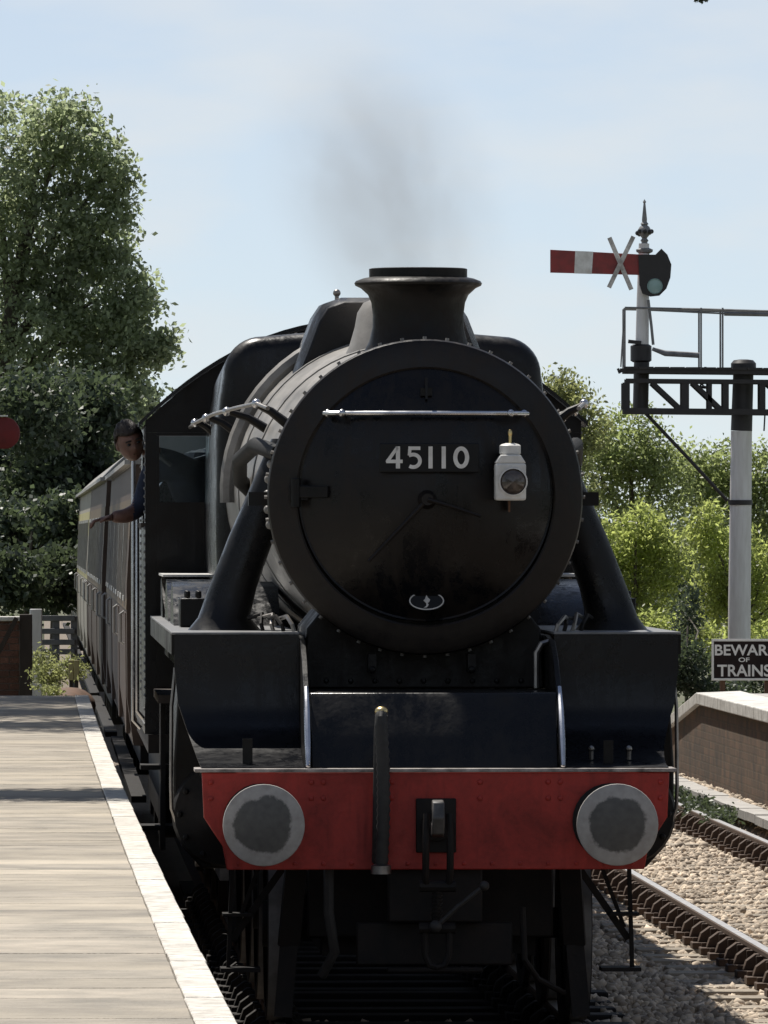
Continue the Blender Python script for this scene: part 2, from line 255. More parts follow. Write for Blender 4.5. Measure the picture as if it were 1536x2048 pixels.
# ------------------------------------------------------------------ mesh builder
class MB:
    def __init__(s): s.v = []; s.f = []
    def add(s, vs, fs):
        o = len(s.v); s.v += [tuple(p) for p in vs]; s.f += [tuple(i+o for i in f) for f in fs]; return s
    def box(s, x0, x1, y0, y1, z0, z1, m=None):
        vs = [Vector(p) for p in ((x0,y0,z0),(x1,y0,z0),(x1,y1,z0),(x0,y1,z0),(x0,y0,z1),(x1,y0,z1),(x1,y1,z1),(x0,y1,z1))]
        if m: vs = [m @ p for p in vs]
        return s.add(vs, ((0,3,2,1),(4,5,6,7),(0,1,5,4),(1,2,6,5),(2,3,7,6),(3,0,4,7)))
    def bar(s, p0, p1, w, h, up=(0, 0, 1)):
        p0 = Vector(p0); p1 = Vector(p1); d = (p1-p0).normalized(); u = Vector(up)
        if abs(d.dot(u)) > 0.98: u = Vector((0, 1, 0))
        a = d.cross(u).normalized()*w/2; b = a.cross(d).normalized()*h/2
        vs = [p0-a-b, p0+a-b, p0+a+b, p0-a+b, p1-a-b, p1+a-b, p1+a+b, p1-a+b]
        return s.add(vs, ((0,1,2,3),(4,7,6,5),(0,4,5,1),(1,5,6,2),(2,6,7,3),(3,7,4,0)))
    def rings(s, rings, caps=True, closed=True):
        n = len(rings[0]); vs = [p for r in rings for p in r]; fs = []
        for i in range(len(rings)-1):
            for j in range(n if closed else n-1):
                k = (j+1) % n; fs.append((i*n+j, i*n+k, (i+1)*n+k, (i+1)*n+j))
        if caps: fs.append(tuple(range(n))[::-1]); fs.append(tuple((len(rings)-1)*n+j for j in range(n)))
        return s.add(vs, fs)
    def tube(s, pts, r, n=8, caps=True):
        pts = [Vector(p) for p in pts]; rs = r if isinstance(r, (list, tuple)) else [r]*len(pts)
        rings = []; u = None
        for i, p in enumerate(pts):
            d = (pts[min(i+1, len(pts)-1)] - pts[max(i-1, 0)]).normalized()
            if u is None: u = d.orthogonal().normalized()
            else: u = (u - d*u.dot(d)); u = u.normalized() if u.length > 1e-6 else d.orthogonal().normalized()
            w = d.cross(u)
            rings.append([p + (u*math.cos(2*PI*k/n) + w*math.sin(2*PI*k/n))*rs[i] for k in range(n)])
        return s.rings(rings, caps)
    def cyl(s, p0, p1, r0, r1=None, n=16, caps=True): return s.tube([p0, p1], [r0, r0 if r1 is None else r1], n, caps)
    def lathe(s, prof, org, axis='Y', n=32, caps=False):
        org = Vector(org); rings = []
        for r, t in prof:
            ring = []
            for k in range(n):
                a = 2*PI*k/n; c, q = r*math.cos(a), r*math.sin(a)
                ring.append(org + Vector({'Y': (c, t, q), 'Z': (c, q, t), 'X': (t, c, q)}[axis]))
            rings.append(ring)
        return s.rings(rings, caps)
    def prism(s, poly, a, b, axis):
        def P(u, v, t): return {'X': (t, u, v), 'Y': (u, t, v), 'Z': (u, v, t)}[axis]
        return s.rings([[P(u, v, a) for u, v in poly], [P(u, v, b) for u, v in poly]])
    def sphere(s, c, r, nu=12, nv=8):
        c = Vector(c); r = r if isinstance(r, (tuple, list)) else (r, r, r)
        rings = []
        for i in range(1, nv):
            t = PI*i/nv
            rings.append([c+Vector((r[0]*math.sin(t)*math.cos(2*PI*k/nu), r[1]*math.sin(t)*math.sin(2*PI*k/nu), r[2]*math.cos(t))) for k in range(nu)])
        s.rings(rings, False); o = len(s.v) - nu*(nv-1)
        s.v += [tuple(c+Vector((0, 0, r[2]))), tuple(c-Vector((0, 0, r[2])))]
        for k in range(nu):
            s.f.append((o+k, o+(k+1) % nu, len(s.v)-2)); b = o+nu*(nv-2); s.f.append((b+(k+1) % nu, b+k, len(s.v)-1))
        return s
    def build(s, name, m, parent=None, smooth=35, bevel=0.0, loc=None, label=None):
        me = bpy.data.meshes.new(name); v = s.v
        if loc is not None: v = [(p[0]-loc[0], p[1]-loc[1], p[2]-loc[2]) for p in v]
        me.from_pydata(v, [], s.f)
        bm = bmesh.new(); bm.from_mesh(me); bmesh.ops.recalc_face_normals(bm, faces=bm.faces); bm.to_mesh(me); bm.free()
        if smooth:
            me.polygons.foreach_set('use_smooth', [True]*len(me.polygons)); me.set_sharp_from_angle(angle=math.radians(smooth))
        me.materials.append(m)
        o = bpy.data.objects.new(name, me); C.objects.link(o)
        if loc is not None: o.location = loc
        if parent: o.parent = parent
        if bevel:
            b = o.modifiers.new('bevel', 'BEVEL'); b.width = bevel; b.segments = 2; b.limit_method = 'ANGLE'; b.angle_limit = math.radians(40)
        if label: o['label'] = label
        return o

def empty(name, loc, rz=0.0):
    o = bpy.data.objects.new(name, None); C.objects.link(o); o.location = loc; o.rotation_euler = (0, 0, rz)
    o.empty_display_size = 0.2; return o
def tag(o, label, cat, group=None):
    o['label'] = label; o['category'] = cat
    if group: o['group'] = group
    return o
def struct(o): o['kind'] = 'structure'; return o
def stuff(o): o['kind'] = 'stuff'; return o
def copy_tree(o, parent=None):
    c = o.copy(); C.objects.link(c)
    if parent: c.parent = parent
    for ch in list(o.children): copy_tree(ch, c)
    return c
def fast_mesh(name, verts, quads, m, parent=None):
    me = bpy.data.meshes.new(name); k = quads.shape[1]
    me.vertices.add(len(verts)); me.vertices.foreach_set('co', verts.astype(np.float32).ravel())
    me.loops.add(quads.size); me.loops.foreach_set('vertex_index', quads.astype(np.int32).ravel())
    me.polygons.add(len(quads)); me.polygons.foreach_set('loop_start', np.arange(0, quads.size, k, dtype=np.int32))
    me.update(calc_edges=True); me.materials.append(m)
    o = bpy.data.objects.new(name, me); C.objects.link(o)
    if parent: o.parent = parent
    return o
def P(px, py, d):                 # where a photo pixel lies at distance d along the line of sight (camera at the world origin)
    return Vector(((px-768)/F*d, d, CAMZ-(py-HOR)/F*d))

SLOPE = 0.04; YAW = math.atan(SLOPE)
def AX(d): return 0.28 - SLOPE*(d-42)            # centre line of the loco's track
def AX2(d): return 2.36 - SLOPE*(d-68)           # centre line of the second track
_pf = np.polyfit([84.2, 74.8, 67.7, 61.1, 55.6, 50.4, 46.5, 42.6, 39.25, 36.7, 34.2, 32.3, 30.1, 27.7], [-2.91, -2.546, -2.233, -1.94, -1.72, -1.491, -1.319, -1.148, -1.008, -.901, -.78, -.686, -.572, -.463], 2)
def ED(d): return float(np.polyval(_pf, d)) if d > 23 else float(np.polyval(_pf, 23))+(23-d)*0.0455      # platform edge beside the loco
def EDR(d): return AX2(d) + 1.40                 # edge of the other platform

# ------------------------------------------------------------------ ground, ballast beds, platforms
struct(MB().box(-900, 900, -60, 3000, -1.2, -0.6).build('ground', M['ground'], smooth=0))
g = MB()
for a, b in ((-50, 20), (20, 45), (45, 70), (70, 110), (110, 260)):
    xl = lambda d: AX(d) - 1.9; xr = lambda d: AX2(d) + 2.6
    g.add([(xl(a), a, -0.6), (xr(a), a, -0.6), (xr(b), b, -0.6), (xl(b), b, -0.6), (xl(a), a, -0.24), (xr(a), a, -0.24), (xr(b), b, -0.24), (xl(b), b, -0.24)],
          ((0,3,2,1),(4,5,6,7),(0,1,5,4),(1,2,6,5),(2,3,7,6),(3,0,4,7)))
struct(g.build('trackbed', M['bed'], smooth=0))

# left platform body
plat = MB(); ds = [-55, -20] + list(np.linspace(16, 84, 18))
top, bot, ltop, lbot = [], [], [], []
for d in ds:
    e = ED(d) - 0.012
    plat.v += [(e, d, -0.62), (e, d, 0.83), (-9.0, d, 0.83), (-9.0, d, -0.62)]
for i in range(len(ds)-1):
    a = i*4; b = a+4
    for j in range(4): k = (j+1) % 4; plat.f.append((a+j, a+k, b+k, b+j))
plat.f += [(0, 1, 2, 3), tuple(len(plat.v)-4+j for j in range(4))]
platform = struct(plat.build('platform', M['platface'], smooth=0))
ROW = 0.62
def strip_piece(name, d, o0, o1, z0, z1, m, parent, mesh_cache={}):
    # one stone: its own object between offsets o0..o1 left of the edge
    key = (name, round(o1-o0, 3), m.name, random.randint(0, 3))
    if key not in mesh_cache:
        w = (o1-o0)/2; q = MB(); r = lambda a: random.uniform(-a, a)
        j = 0.002
        vs = [(-w+r(j), -ROW/2+0.003+r(j), z0), (w+r(j), -ROW/2+0.003+r(j), z0), (w+r(j), ROW/2-0.003+r(j), z0), (-w+r(j), ROW/2-0.003+r(j), z0)]
        b = 0.004
        vs += [(x, y, z1-b) for x, y, _ in vs[:4]] + [(x*(1-b/w), y*(1-2*b/ROW), z1) for x, y, _ in vs[:4]]
        q.add(vs, ((0,3,2,1),(0,1,5,4),(1,2,6,5),(2,3,7,6),(3,0,4,7),(4,5,9,8),(5,6,10,9),(6,7,11,10),(7,4,8,11),(8,9,10,11)))
        o = q.build(name, m, None, smooth=0); mesh_cache[key] = o.data
    else:
        o = bpy.data.objects.new(name, mesh_cache[key]); C.objects.link(o)
    s = (ED(d+0.3)-ED(d-0.3))/0.6
    o.location = (ED(d)-(o0+o1)/2, d, random.uniform(-0.0013, 0.0013)); o.rotation_euler = (random.uniform(-.0012, .0012), random.uniform(-.002, .002), math.atan(-s))
    o.parent = parent; return o
n_rows = int((83.8-12)/ROW)
for i in range(n_rows):
    d = 12.3 + i*ROW
    strip_piece('edging_stone', d, 0.0, 0.135, 0.80, 0.90, M['edge'], platform)
    mm = M['slab'] if random.random() < 0.55 else M['slab2']
    off = 0.139
    for w in (0.74, 0.74):
        strip_piece('paving_slab', d, off, off+w-0.008, 0.80, 0.897, mm if random.random() < 0.75 else random.choice((M['slab'], M['slab2'])), platform)
        off += w
q = MB()
for i in range(len(ds)-1):
    a, b = ds[i], ds[i+1]
    k0 = 0.0 if b <= 23 else 1.63
    q.add([(ED(a)-1.63, a, 0.892), (ED(b)-1.63, b, 0.892), (-9, b, 0.892), (-9, a, 0.892), (ED(a)-1.63, a, 0.80), (ED(b)-1.63, b, 0.80), (-9, b, 0.80), (-9, a, 0.80)],
          ((0,1,2,3),(0,4,5,1),(2,6,7,3)))
q.build('platform_asphalt', M['asphalt'], platform, smooth=0)

# bank beyond the left platform
def heightsheet(name, xs0, xs1, d0, d1, z, m, nx=14, ny=40, amp=0.08):
    V = []; Q = []
    for j in range(ny+1):
        d = d0+(d1-d0)*j/ny
        for i in range(nx+1):
            t = i/nx; x = xs0(d)*(1-t)+xs1(d)*t
            edge = 0 if 0 < i < nx and 0 < j < ny else 1
            zz = z(d, t) + (0 if edge else random.uniform(-amp, amp)); V.append((x, d, zz))
    for j in range(ny):
        for i in range(nx):
            a = j*(nx+1)+i; Q.append((a, a+1, a+nx+2, a+nx+1))
    b = MB(); b.v = V; b.f = Q
    return struct(b.build(name, m, smooth=60))
heightsheet('grass_bank', lambda d: -30, lambda d: AX(d)-1.75, 84.2, 230, lambda d, t: 0.55 if t < 0.97 else -0.5, M['grass'], nx=30, ny=50)

# right platform: wall, coping, surface and end ramp
DR = 84.6; DRAMP = 93.0
def zr(d): return 0.90 if d <= DR else 0.90 - (d-DR)*0.70/(DRAMP-DR)
rp = MB(); dl = [30, 50, 65, 75, DR, DRAMP]
for d in dl:
    e = EDR(d)
    rp.v += [(e+0.04, d, -0.6), (e+0.04, d, zr(d)-0.10), (e+4.2, d, zr(d)-0.10), (e+4.2, d, -0.6)]
for i in range(len(dl)-1):
    a = i*4; b = a+4
    for j in range(4): k = (j+1) % 4; rp.f.append((a+j, a+k, b+k, b+j))
rp.f += [(0, 1, 2, 3), tuple(len(rp.v)-4+j for j in range(4))]
rplat = struct(rp.build('far_platform', M['wallbrick'], smooth=0))
q = MB()
for i in range(len(dl)-1):
    a, b = dl[i], dl[i+1]
    q.add([(EDR(a)+0.46, a, zr(a)-0.09), (EDR(b)+0.46, b, zr(b)-0.09), (EDR(b)+4.2, b, zr(b)-0.09), (EDR(a)+4.2, a, zr(a)-0.09),
           (EDR(a)+0.46, a, zr(a)-0.008), (EDR(b)+0.46, b, zr(b)-0.008), (EDR(b)+4.2, b, zr(b)-0.008), (EDR(a)+4.2, a, zr(a)-0.008)],
          ((4,5,6,7),(0,4,7,3),(1,2,6,5),(0,1,5,4)))
q.build('platform_surface', M['concrete'], rplat, smooth=0)
d = 58.0
while d < DRAMP-0.2:
    d2 = min(d+0.9, DRAMP)
    if d < DR < d2: d2 = DR
    s = MB(); a, b = d+0.004, d2-0.004
    vs = [(EDR(a)-0.01, a, zr(a)-0.115), (EDR(a)+0.44, a, zr(a)-0.098), (EDR(b)+0.44, b, zr(b)-0.098), (EDR(b)-0.01, b, zr(b)-0.115)]
    vs += [(x, y, z+0.115+random.uniform(-.003, .003)) for x, y, z in vs]
    s.add(vs, ((0,3,2,1),(4,5,6,7),(0,1,5,4),(1,2,6,5),(2,3,7,6),(3,0,4,7)))
    s.build('coping_stone', M['stonecap'], rplat, smooth=0, bevel=0.01)
    d = d2
# shoulder in front of that wall with a line of concrete trough lids
heightsheet('ballast_shoulder', lambda d: AX2(d)+0.9, lambda d: EDR(d)+0.03, 44, 110, lambda d, t: -0.26+0.28*min(1, t*1.6), M['bed'], nx=8, ny=90, amp=0.03)
trough = empty('cable_trough', (EDR(70)-0.22, 70, 0.0)); tag(trough, 'run of pale concrete cable trough lids along the foot of the brick platform wall', 'cable trough')
d = 55.0
while d < 92:
    s = MB(); x = EDR(d)-0.25; m = Matrix.Translation((x, d, 0.035+random.uniform(-.004, .004))) @ Matrix.Rotation(YAW+random.uniform(-.012, .012), 4, 'Z') @ Matrix.Rotation(random.uniform(-.004, .004), 4, 'X')
    s.box(-0.11, 0.11, -0.446, 0.446, -0.05, 0.025, m); s.build('trough_lid', M['concrete'], trough, smooth=0, loc=None).location = -Vector(trough.location)
    d += 0.9

# ------------------------------------------------------------------ tracks
def rail_profile(): return [(-0.07,-0.14),(0.07,-0.14),(0.07,-0.128),(0.012,-0.11),(0.012,-0.04),(0.034,-0.03),(0.034,-0.004),(0.028,0.0),(-0.028,0.0),(-0.034,-0.004),(-0.034,-0.03),(-0.012,-0.04),(-0.012,-0.11),(-0.07,-0.128)]
def make_track(axf, d0, d1, label, s0, s1, cm):
    t = empty('railway_track', (axf(d0), d0, 0), YAW); L = (d1-d0)/math.cos(YAW)
    for sx in (-1, 1):
        x = sx*0.7525
        prof = rail_profile()
        r = MB().prism([(x+u, v) for u, v in prof], 0, L, 'Y').build('rail', M['rail'], t, smooth=0)
        MB().box(x-0.027, x+0.027, 0, L, 0.0006, 0.0026).build('rail_head', M['railtop'], r, smooth=0)
    sm = None; chm = None; y = s0-d0
    while y < s1-d0:
        if sm is None:
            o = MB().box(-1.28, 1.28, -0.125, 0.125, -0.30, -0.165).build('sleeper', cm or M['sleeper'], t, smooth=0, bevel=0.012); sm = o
        else: o = sm.copy(); C.objects.link(o)
        o.location = (random.uniform(-.03, .03), y, random.uniform(-.012, .008)); o.rotation_euler = (0, random.uniform(-.004, .004), random.uniform(-.012, .012))
        for sx in (-1, 1):
            if chm is None:
                c = MB(); c.box(-0.19, 0.19, -0.10, 0.10, -0.165, -0.118)
                c.prism([(0.04,-0.118),(0.15,-0.118),(0.13,-0.06),(0.075,-0.02),(0.05,-0.02),(0.04,-0.05)], -0.055, 0.055, 'Y')
                c.prism([(-0.04,-0.118),(-0.15,-0.118),(-0.13,-0.06),(-0.075,-0.02),(-0.05,-0.02),(-0.04,-0.05)], -0.055, 0.055, 'Y')
                for u in (-0.16, 0.16): c.cyl((u, 0.05, -0.118), (u, 0.05, -0.09), 0.02, n=6)
                c.box(-0.075, -0.034, -0.09, 0.09, -0.085, -0.03)
                k = c.build('chair', M['shadechair'] if cm else M['chair'], t, smooth=0, bevel=0.006); chm = k
            else: k = chm.copy(); C.objects.link(k)
            k.location = (sx*0.7525, y, 0)
        y += 0.70
    return t
tr1 = make_track(AX, -50, 240, '', 41, 62, M['shadesleeper']); tag(tr1, 'railway track in deep shade beneath the black locomotive', 'railway track', 'railway tracks')
struct(MB().add([(AX(36)-0.9, 36, -0.2), (AX(36)+0.85, 36, -0.2), (AX(66)+0.85, 66, -0.2), (AX(66)-0.9, 66, -0.2), (AX(36)-0.9, 36, -0.235), (AX(36)+0.85, 36, -0.235), (AX(66)+0.85, 66, -0.235), (AX(66)-0.9, 66, -0.235)], ((0,1,2,3),(0,4,5,1),(1,5,6,2),(2,6,7,3),(3,7,4,0))).build('under_loco_shade', M['shadebed'], smooth=0))  # dark sheet added between the rails to deepen the loco's shade
tr2 = make_track(AX2, -50, 240, '', 42, 108, None); tag(tr2, 'empty sunlit railway track with rusty chairs between locomotive and brick platform', 'railway track', 'railway tracks')

# loose ballast stones, real geometry
def ballast(regs, m, name):
    ico = [(0,0,1)]+[(0.894*math.cos(2*PI*k/5), 0.894*math.sin(2*PI*k/5), 0.447) for k in range(5)]+[(0.894*math.cos(2*PI*(k+.5)/5), 0.894*math.sin(2*PI*(k+.5)/5), -0.447) for k in range(5)]+[(0,0,-1)]
    fc = [(0,1+k,1+(k+1)%5) for k in range(5)]+[(1+k,6+k,1+(k+1)%5) for k in range(5)]+[(1+(k+1)%5,6+k,6+(k+1)%5) for k in range(5)]+[(11,6+(k+1)%5,6+k) for k in range(5)]
    ico = np.array(ico); fc = np.array(fc); Vs = []; Fs = []; off = 0
    for (axf, x0, x1, d0, d1, dens, zf, smin, smax) in regs:
        n = int((x1-x0)*(d1-d0)*dens)
        u = rng.uniform(x0, x1, n); dd = rng.uniform(d0, d1, n)
        x = u + np.array([axf(q) for q in dd]); z = np.array([zf(a, b) for a, b in zip(u, dd)])
        s = rng.uniform(smin, smax, n); pts = ico[None]*(1+rng.uniform(-0.28, 0.28, (n, 12, 1)))
        pts = pts*s[:, None, None]*rng.uniform(0.6, 1.15, (n, 1, 3))
        a = rng.uniform(0, 2*PI, n); b = rng.uniform(-0.7, 0.7, n)
        ca, sa, cb, sb = np.cos(a)[:, None], np.sin(a)[:, None], np.cos(b)[:, None], np.sin(b)[:, None]
        X, Y, Z = pts[..., 0], pts[..., 1], pts[..., 2]
        Y, Z = Y*cb-Z*sb, Y*sb+Z*cb; X, Y = X*ca-Y*sa, X*sa+Y*ca
        pts = np.stack([X+x[:, None], Y+dd[:, None], Z+z[:, None]], -1)
        Vs.append(pts.reshape(-1, 3)); Fs.append((fc[None]+(np.arange(n)*12)[:, None, None]+off).reshape(-1, 3)); off += n*12
    return stuff(fast_mesh(name, np.concatenate(Vs), np.concatenate(Fs), m))
def zb2(u, d):
    if u > 1.0: return -0.24+min(0.26, (u-1.0)*1.2)
    return (-0.212 if u < -0.9 else -0.196) + random.uniform(-.03, .025)
ballast([(AX2, -1.95, 1.05, 44, 72, 470, zb2, 0.014, 0.042), (AX2, -1.95, 1.4, 72, 100, 210, zb2, 0.018, 0.045), (AX, -0.6, 1.15, 41, 47, 150, lambda u, d: -0.22, 0.025, 0.05)],
        M['ballast'], 'ballast_stones')

# ------------------------------------------------------------------ foliage tools
def leaves(name, clumps, m, parent, size=(0.05, 0.09), aspect=0.55, twig=0.14, per=26, up=0.3, droop=0.0, base=(0, 0, 0)):
    """clumps: (centre, radii, number of leaves, shell) in world space; leaf-sized faces on many small twigs"""
    pts = []
    for c, r, n, shell in clumps:
        nt = max(1, n//per)
        d = rng.normal(size=(nt, 3)); d /= np.linalg.norm(d, axis=1)[:, None]
        rad = shell + (1-shell)*rng.random(nt)**0.6
        lump = 1 + 0.16*np.sin(d[:, 0]*5+c[0]) * np.cos(d[:, 2]*6+c[2]) + rng.normal(0, 0.05, nt)
        tc_ = np.array(c) + d*np.array(r)*(rad*lump)[:, None]
        p = np.repeat(tc_, per, 0) + rng.normal(0, twig, (nt*per, 3))*np.array((1, 1, 0.75)); pts.append(p)
    p = np.concatenate(pts) - np.array(base); n = len(p)
    nrm = rng.normal(size=(n, 3)); nrm[:, 2] += up; nrm /= np.linalg.norm(nrm, axis=1)[:, None]
    t = rng.normal(size=(n, 3)); t[:, 2] -= droop; t -= nrm*(t*nrm).sum(1)[:, None]; t /= np.linalg.norm(t, axis=1)[:, None]
    b = np.cross(nrm, t); L = rng.uniform(size[0], size[1], n)[:, None]; w = L*aspect*0.5; fold = rng.uniform(0.0, 0.35, n)[:, None]*w
    V = np.stack([p - t*L*0.5, p + b*w + nrm*fold, p + t*L*0.5, p - b*w + nrm*fold], 1).reshape(-1, 3)
    Q = np.arange(n*4).reshape(-1, 4)
    return fast_mesh(name, V, Q, m, parent)
def trunk(parent, pts, r0, r1, limbs, m=None, name='trunk'):
    t = MB(); k = len(pts); t.tube(pts, [r0+(r1-r0)*i/(k-1) for i in range(k)], 10)
    for lp, r in limbs: t.tube(lp, [r*(1-0.8*i/(len(lp)-1)) for i in range(len(lp))], 6)
    return t.build(name, m or M['bark'], parent)
def tree(name, label, cat, base, clumps, leafm, group=None, r0=0.2, size=(0.05, 0.09), aspect=0.55, per=26, twig=0.14, extra=(), up=0.3):
    e = empty(name, base); tag(e, label, cat, group); b = Vector(base)
    top = max(Vector(c).z for c, *_ in clumps)
    cx = sum(c[0] for c, *_ in clumps)/len(clumps); cy = sum(c[1] for c, *_ in clumps)/len(clumps)
    H = top - b.z
    pts = [Vector((0, 0, -0.3)), Vector((0.03, 0.02, H*0.25)), Vector(((cx-b.x)*0.3, (cy-b.y)*0.3, H*0.55)), Vector(((cx-b.x)*0.7, (cy-b.y)*0.7, H*0.95))]
    limbs = []
    for c, r, n, s in clumps:
        q = Vector(c)-b; st = pts[1].lerp(pts[3], min(0.85, max(0.05, (q.z/H-0.25)*0.8)))
        mid = st.lerp(q, 0.5)+Vector((random.uniform(-.15, .15), random.uniform(-.15, .15), 0.12))
        limbs.append(([st, mid, q], r0*0.38))
        for k in range(3):
            dd = Vector((random.uniform(-1, 1)*r[0], random.uniform(-1, 1)*r[1], random.uniform(-.6, 1)*r[2]))*0.8
            limbs.append(([q.lerp(mid, 0.4), q+dd*0.5+Vector((0, 0, .05)), q+dd], r0*0.13))
    trunk(e, pts, r0, r0*0.25, limbs+list(extra))
    leaves('crown', clumps, leafm, e, size, aspect, twig, per, up, base=base)
    return e

# ------------------------------------------------------------------ locomotive
loco = empty('steam_locomotive', (AX(42.55), 42.55, 0), YAW)
tag(loco, 'black steam locomotive numbered 45110 with red buffer beam standing at the platform', 'locomotive')
def LB(mb, name, m, parent=None, **k): return mb.build(name, m, parent or loco, **k)
# frames, beam, buffers
beam_poly = [(-1.165,1.30),(1.165,1.30),(1.155,1.075),(1.06,0.93),(1.04,0.815),(-1.04,0.815),(-1.06,0.93),(-1.155,1.075)]
beam = LB(MB().prism(beam_poly, 0.0, 0.045, 'Y'), 'buffer_beam', M['red'], bevel=0.006)
rv = MB()
for x in (-1.12, -0.62, -0.56, -0.22, 0.22, 0.56, 0.62, 1.12):
    for z in (1.25, 1.17): rv.sphere((x, -0.002, z), (0.014, 0.009, 0.014), 8, 5)
for x in np.linspace(-0.98, 0.98, 15): rv.sphere((x, -0.002, 0.845), (0.011, 0.007, 0.011), 8, 5)
stuff(rv.build('rivets', M['red'], beam))
LB(MB().box(-1.20, 1.20, -0.02, 0.30, 1.3005, 1.318), 'front_footplate', M['litfootplate'], bevel=0.003)
for sx in (-1, 1):
    b = MB(); x = sx*0.87
    b.lathe([(0.0,0.0),(0.19,0.0),(0.19,-0.03),(0.135,-0.05),(0.115,-0.12),(0.115,-0.30),(0.125,-0.30),(0.125,-0.33),(0.0,-0.33)], (0, 0, 0), 'Y', 28)
    st = b.build('buffer', M['under'], loco); st.location = (x, -0.001, 1.055)
    MB().lathe([(0.07,-0.32),(0.07,-0.49),(0.12,-0.505),(0.198,-0.515),(0.202,-0.522),(0.200,-0.532),(0.17,-0.542),(0.10,-0.553),(0.04,-0.558),(0.0,-0.559)], (0, 0, 0), 'Y', 40).build('buffer_head', M['bufferhead'], st, smooth=50)
# draw hook and screw coupling
hk = MB(); hk.prism([(-0.02,0.99),(-0.16,0.98),(-0.27,1.0),(-0.31,1.08),(-0.27,1.16),(-0.20,1.17),(-0.19,1.12),(-0.235,1.10),(-0.235,1.05),(-0.16,1.055),(-0.02,1.06)], -0.03, 0.03, 'X')
LB(hk, 'draw_hook', M['hookgrey'], bevel=0.008)
LB(MB().box(-0.10, 0.10, -0.03, -0.001, 0.90, 1.17).lathe([(0.0,-0.05),(0.075,-0.05),(0.075,-0.03)], (0, 0, 1.03), 'Y', 16), 'hook_plate', M['under'], bevel=0.006)
cp = MB()
for x in (-0.055, 0.055): cp.tube([(x, -0.22, 1.10), (x*1.1, -0.25, 0.98), (x*1.1, -0.22, 0.80), (x, -0.17, 0.74)], 0.018, 8)
cp.cyl((-0.09, -0.17, 0.74), (0.09, -0.17, 0.74), 0.03, n=10); cp.cyl((0, -0.16, 0.76), (0, -0.12, 0.52), 0.022, n=8)
for k in range(10): cp.cyl((0, -0.16+0.0037*k, 0.74-0.02*k), (0, -0.1585+0.0037*k, 0.732-0.02*k), 0.028, n=8)
cp.cyl((-0.09, -0.125, 0.53), (0.09, -0.125, 0.53), 0.028, n=10)
for x in (-0.06, 0.06): cp.tube([(x, -0.125, 0.53), (x, -0.12, 0.40), (x*0.6, -0.12, 0.345), (0, -0.12, 0.335)], 0.017, 8)
cpo = LB(cp, 'screw_coupling', M['under'])
MB().tube([(0.0, -0.18, 0.545), (0.10, -0.20, 0.64), (0.22, -0.21, 0.735)], 0.012, 8).sphere((0.23, -0.21, 0.742), 0.026, 10, 7).sphere((-0.01, -0.18, 0.54), 0.032, 10, 7).build('coupling_lever', M['rubber'], cpo)
# vacuum standpipe with ribbed hose
vp = LB(MB().tube([(-0.285, -0.035, 0.86), (-0.285, -0.07, 0.90), (-0.283, -0.08, 1.20), (-0.28, -0.085, 1.50), (-0.275, -0.10, 1.585)], [0.036,0.036,0.034,0.032,0.032], 12), 'vacuum_pipe', M['rubber'])
hs = MB(); npt = 36; pts = []; rs = []
for i in range(npt):
    t = i/(npt-1); pts.append((-0.279+0.012*math.sin(t*3), -0.15-0.025*math.sin(t*PI), 1.55-0.72*t)); rs.append(0.029+(0.006 if i % 2 else 0))
hs.tube([(-0.276, -0.10, 1.588), (-0.276, -0.13, 1.592), (-0.279, -0.15, 1.57)]+pts, [0.030, 0.030, 0.030]+rs, 12); hs.build('hose', M['rubber'], vp)
MB().sphere((-0.276, -0.118, 1.604), (0.034, 0.034, 0.026), 12, 8).build('pipe_top', M['brass'], vp)
MB().lathe([(0.05,0),(0.05,0.04),(0.03,0.05)], (-0.279, -0.15, 0.80), 'Z', 12, True).build('hose_end', M['wornsteel'], vp)
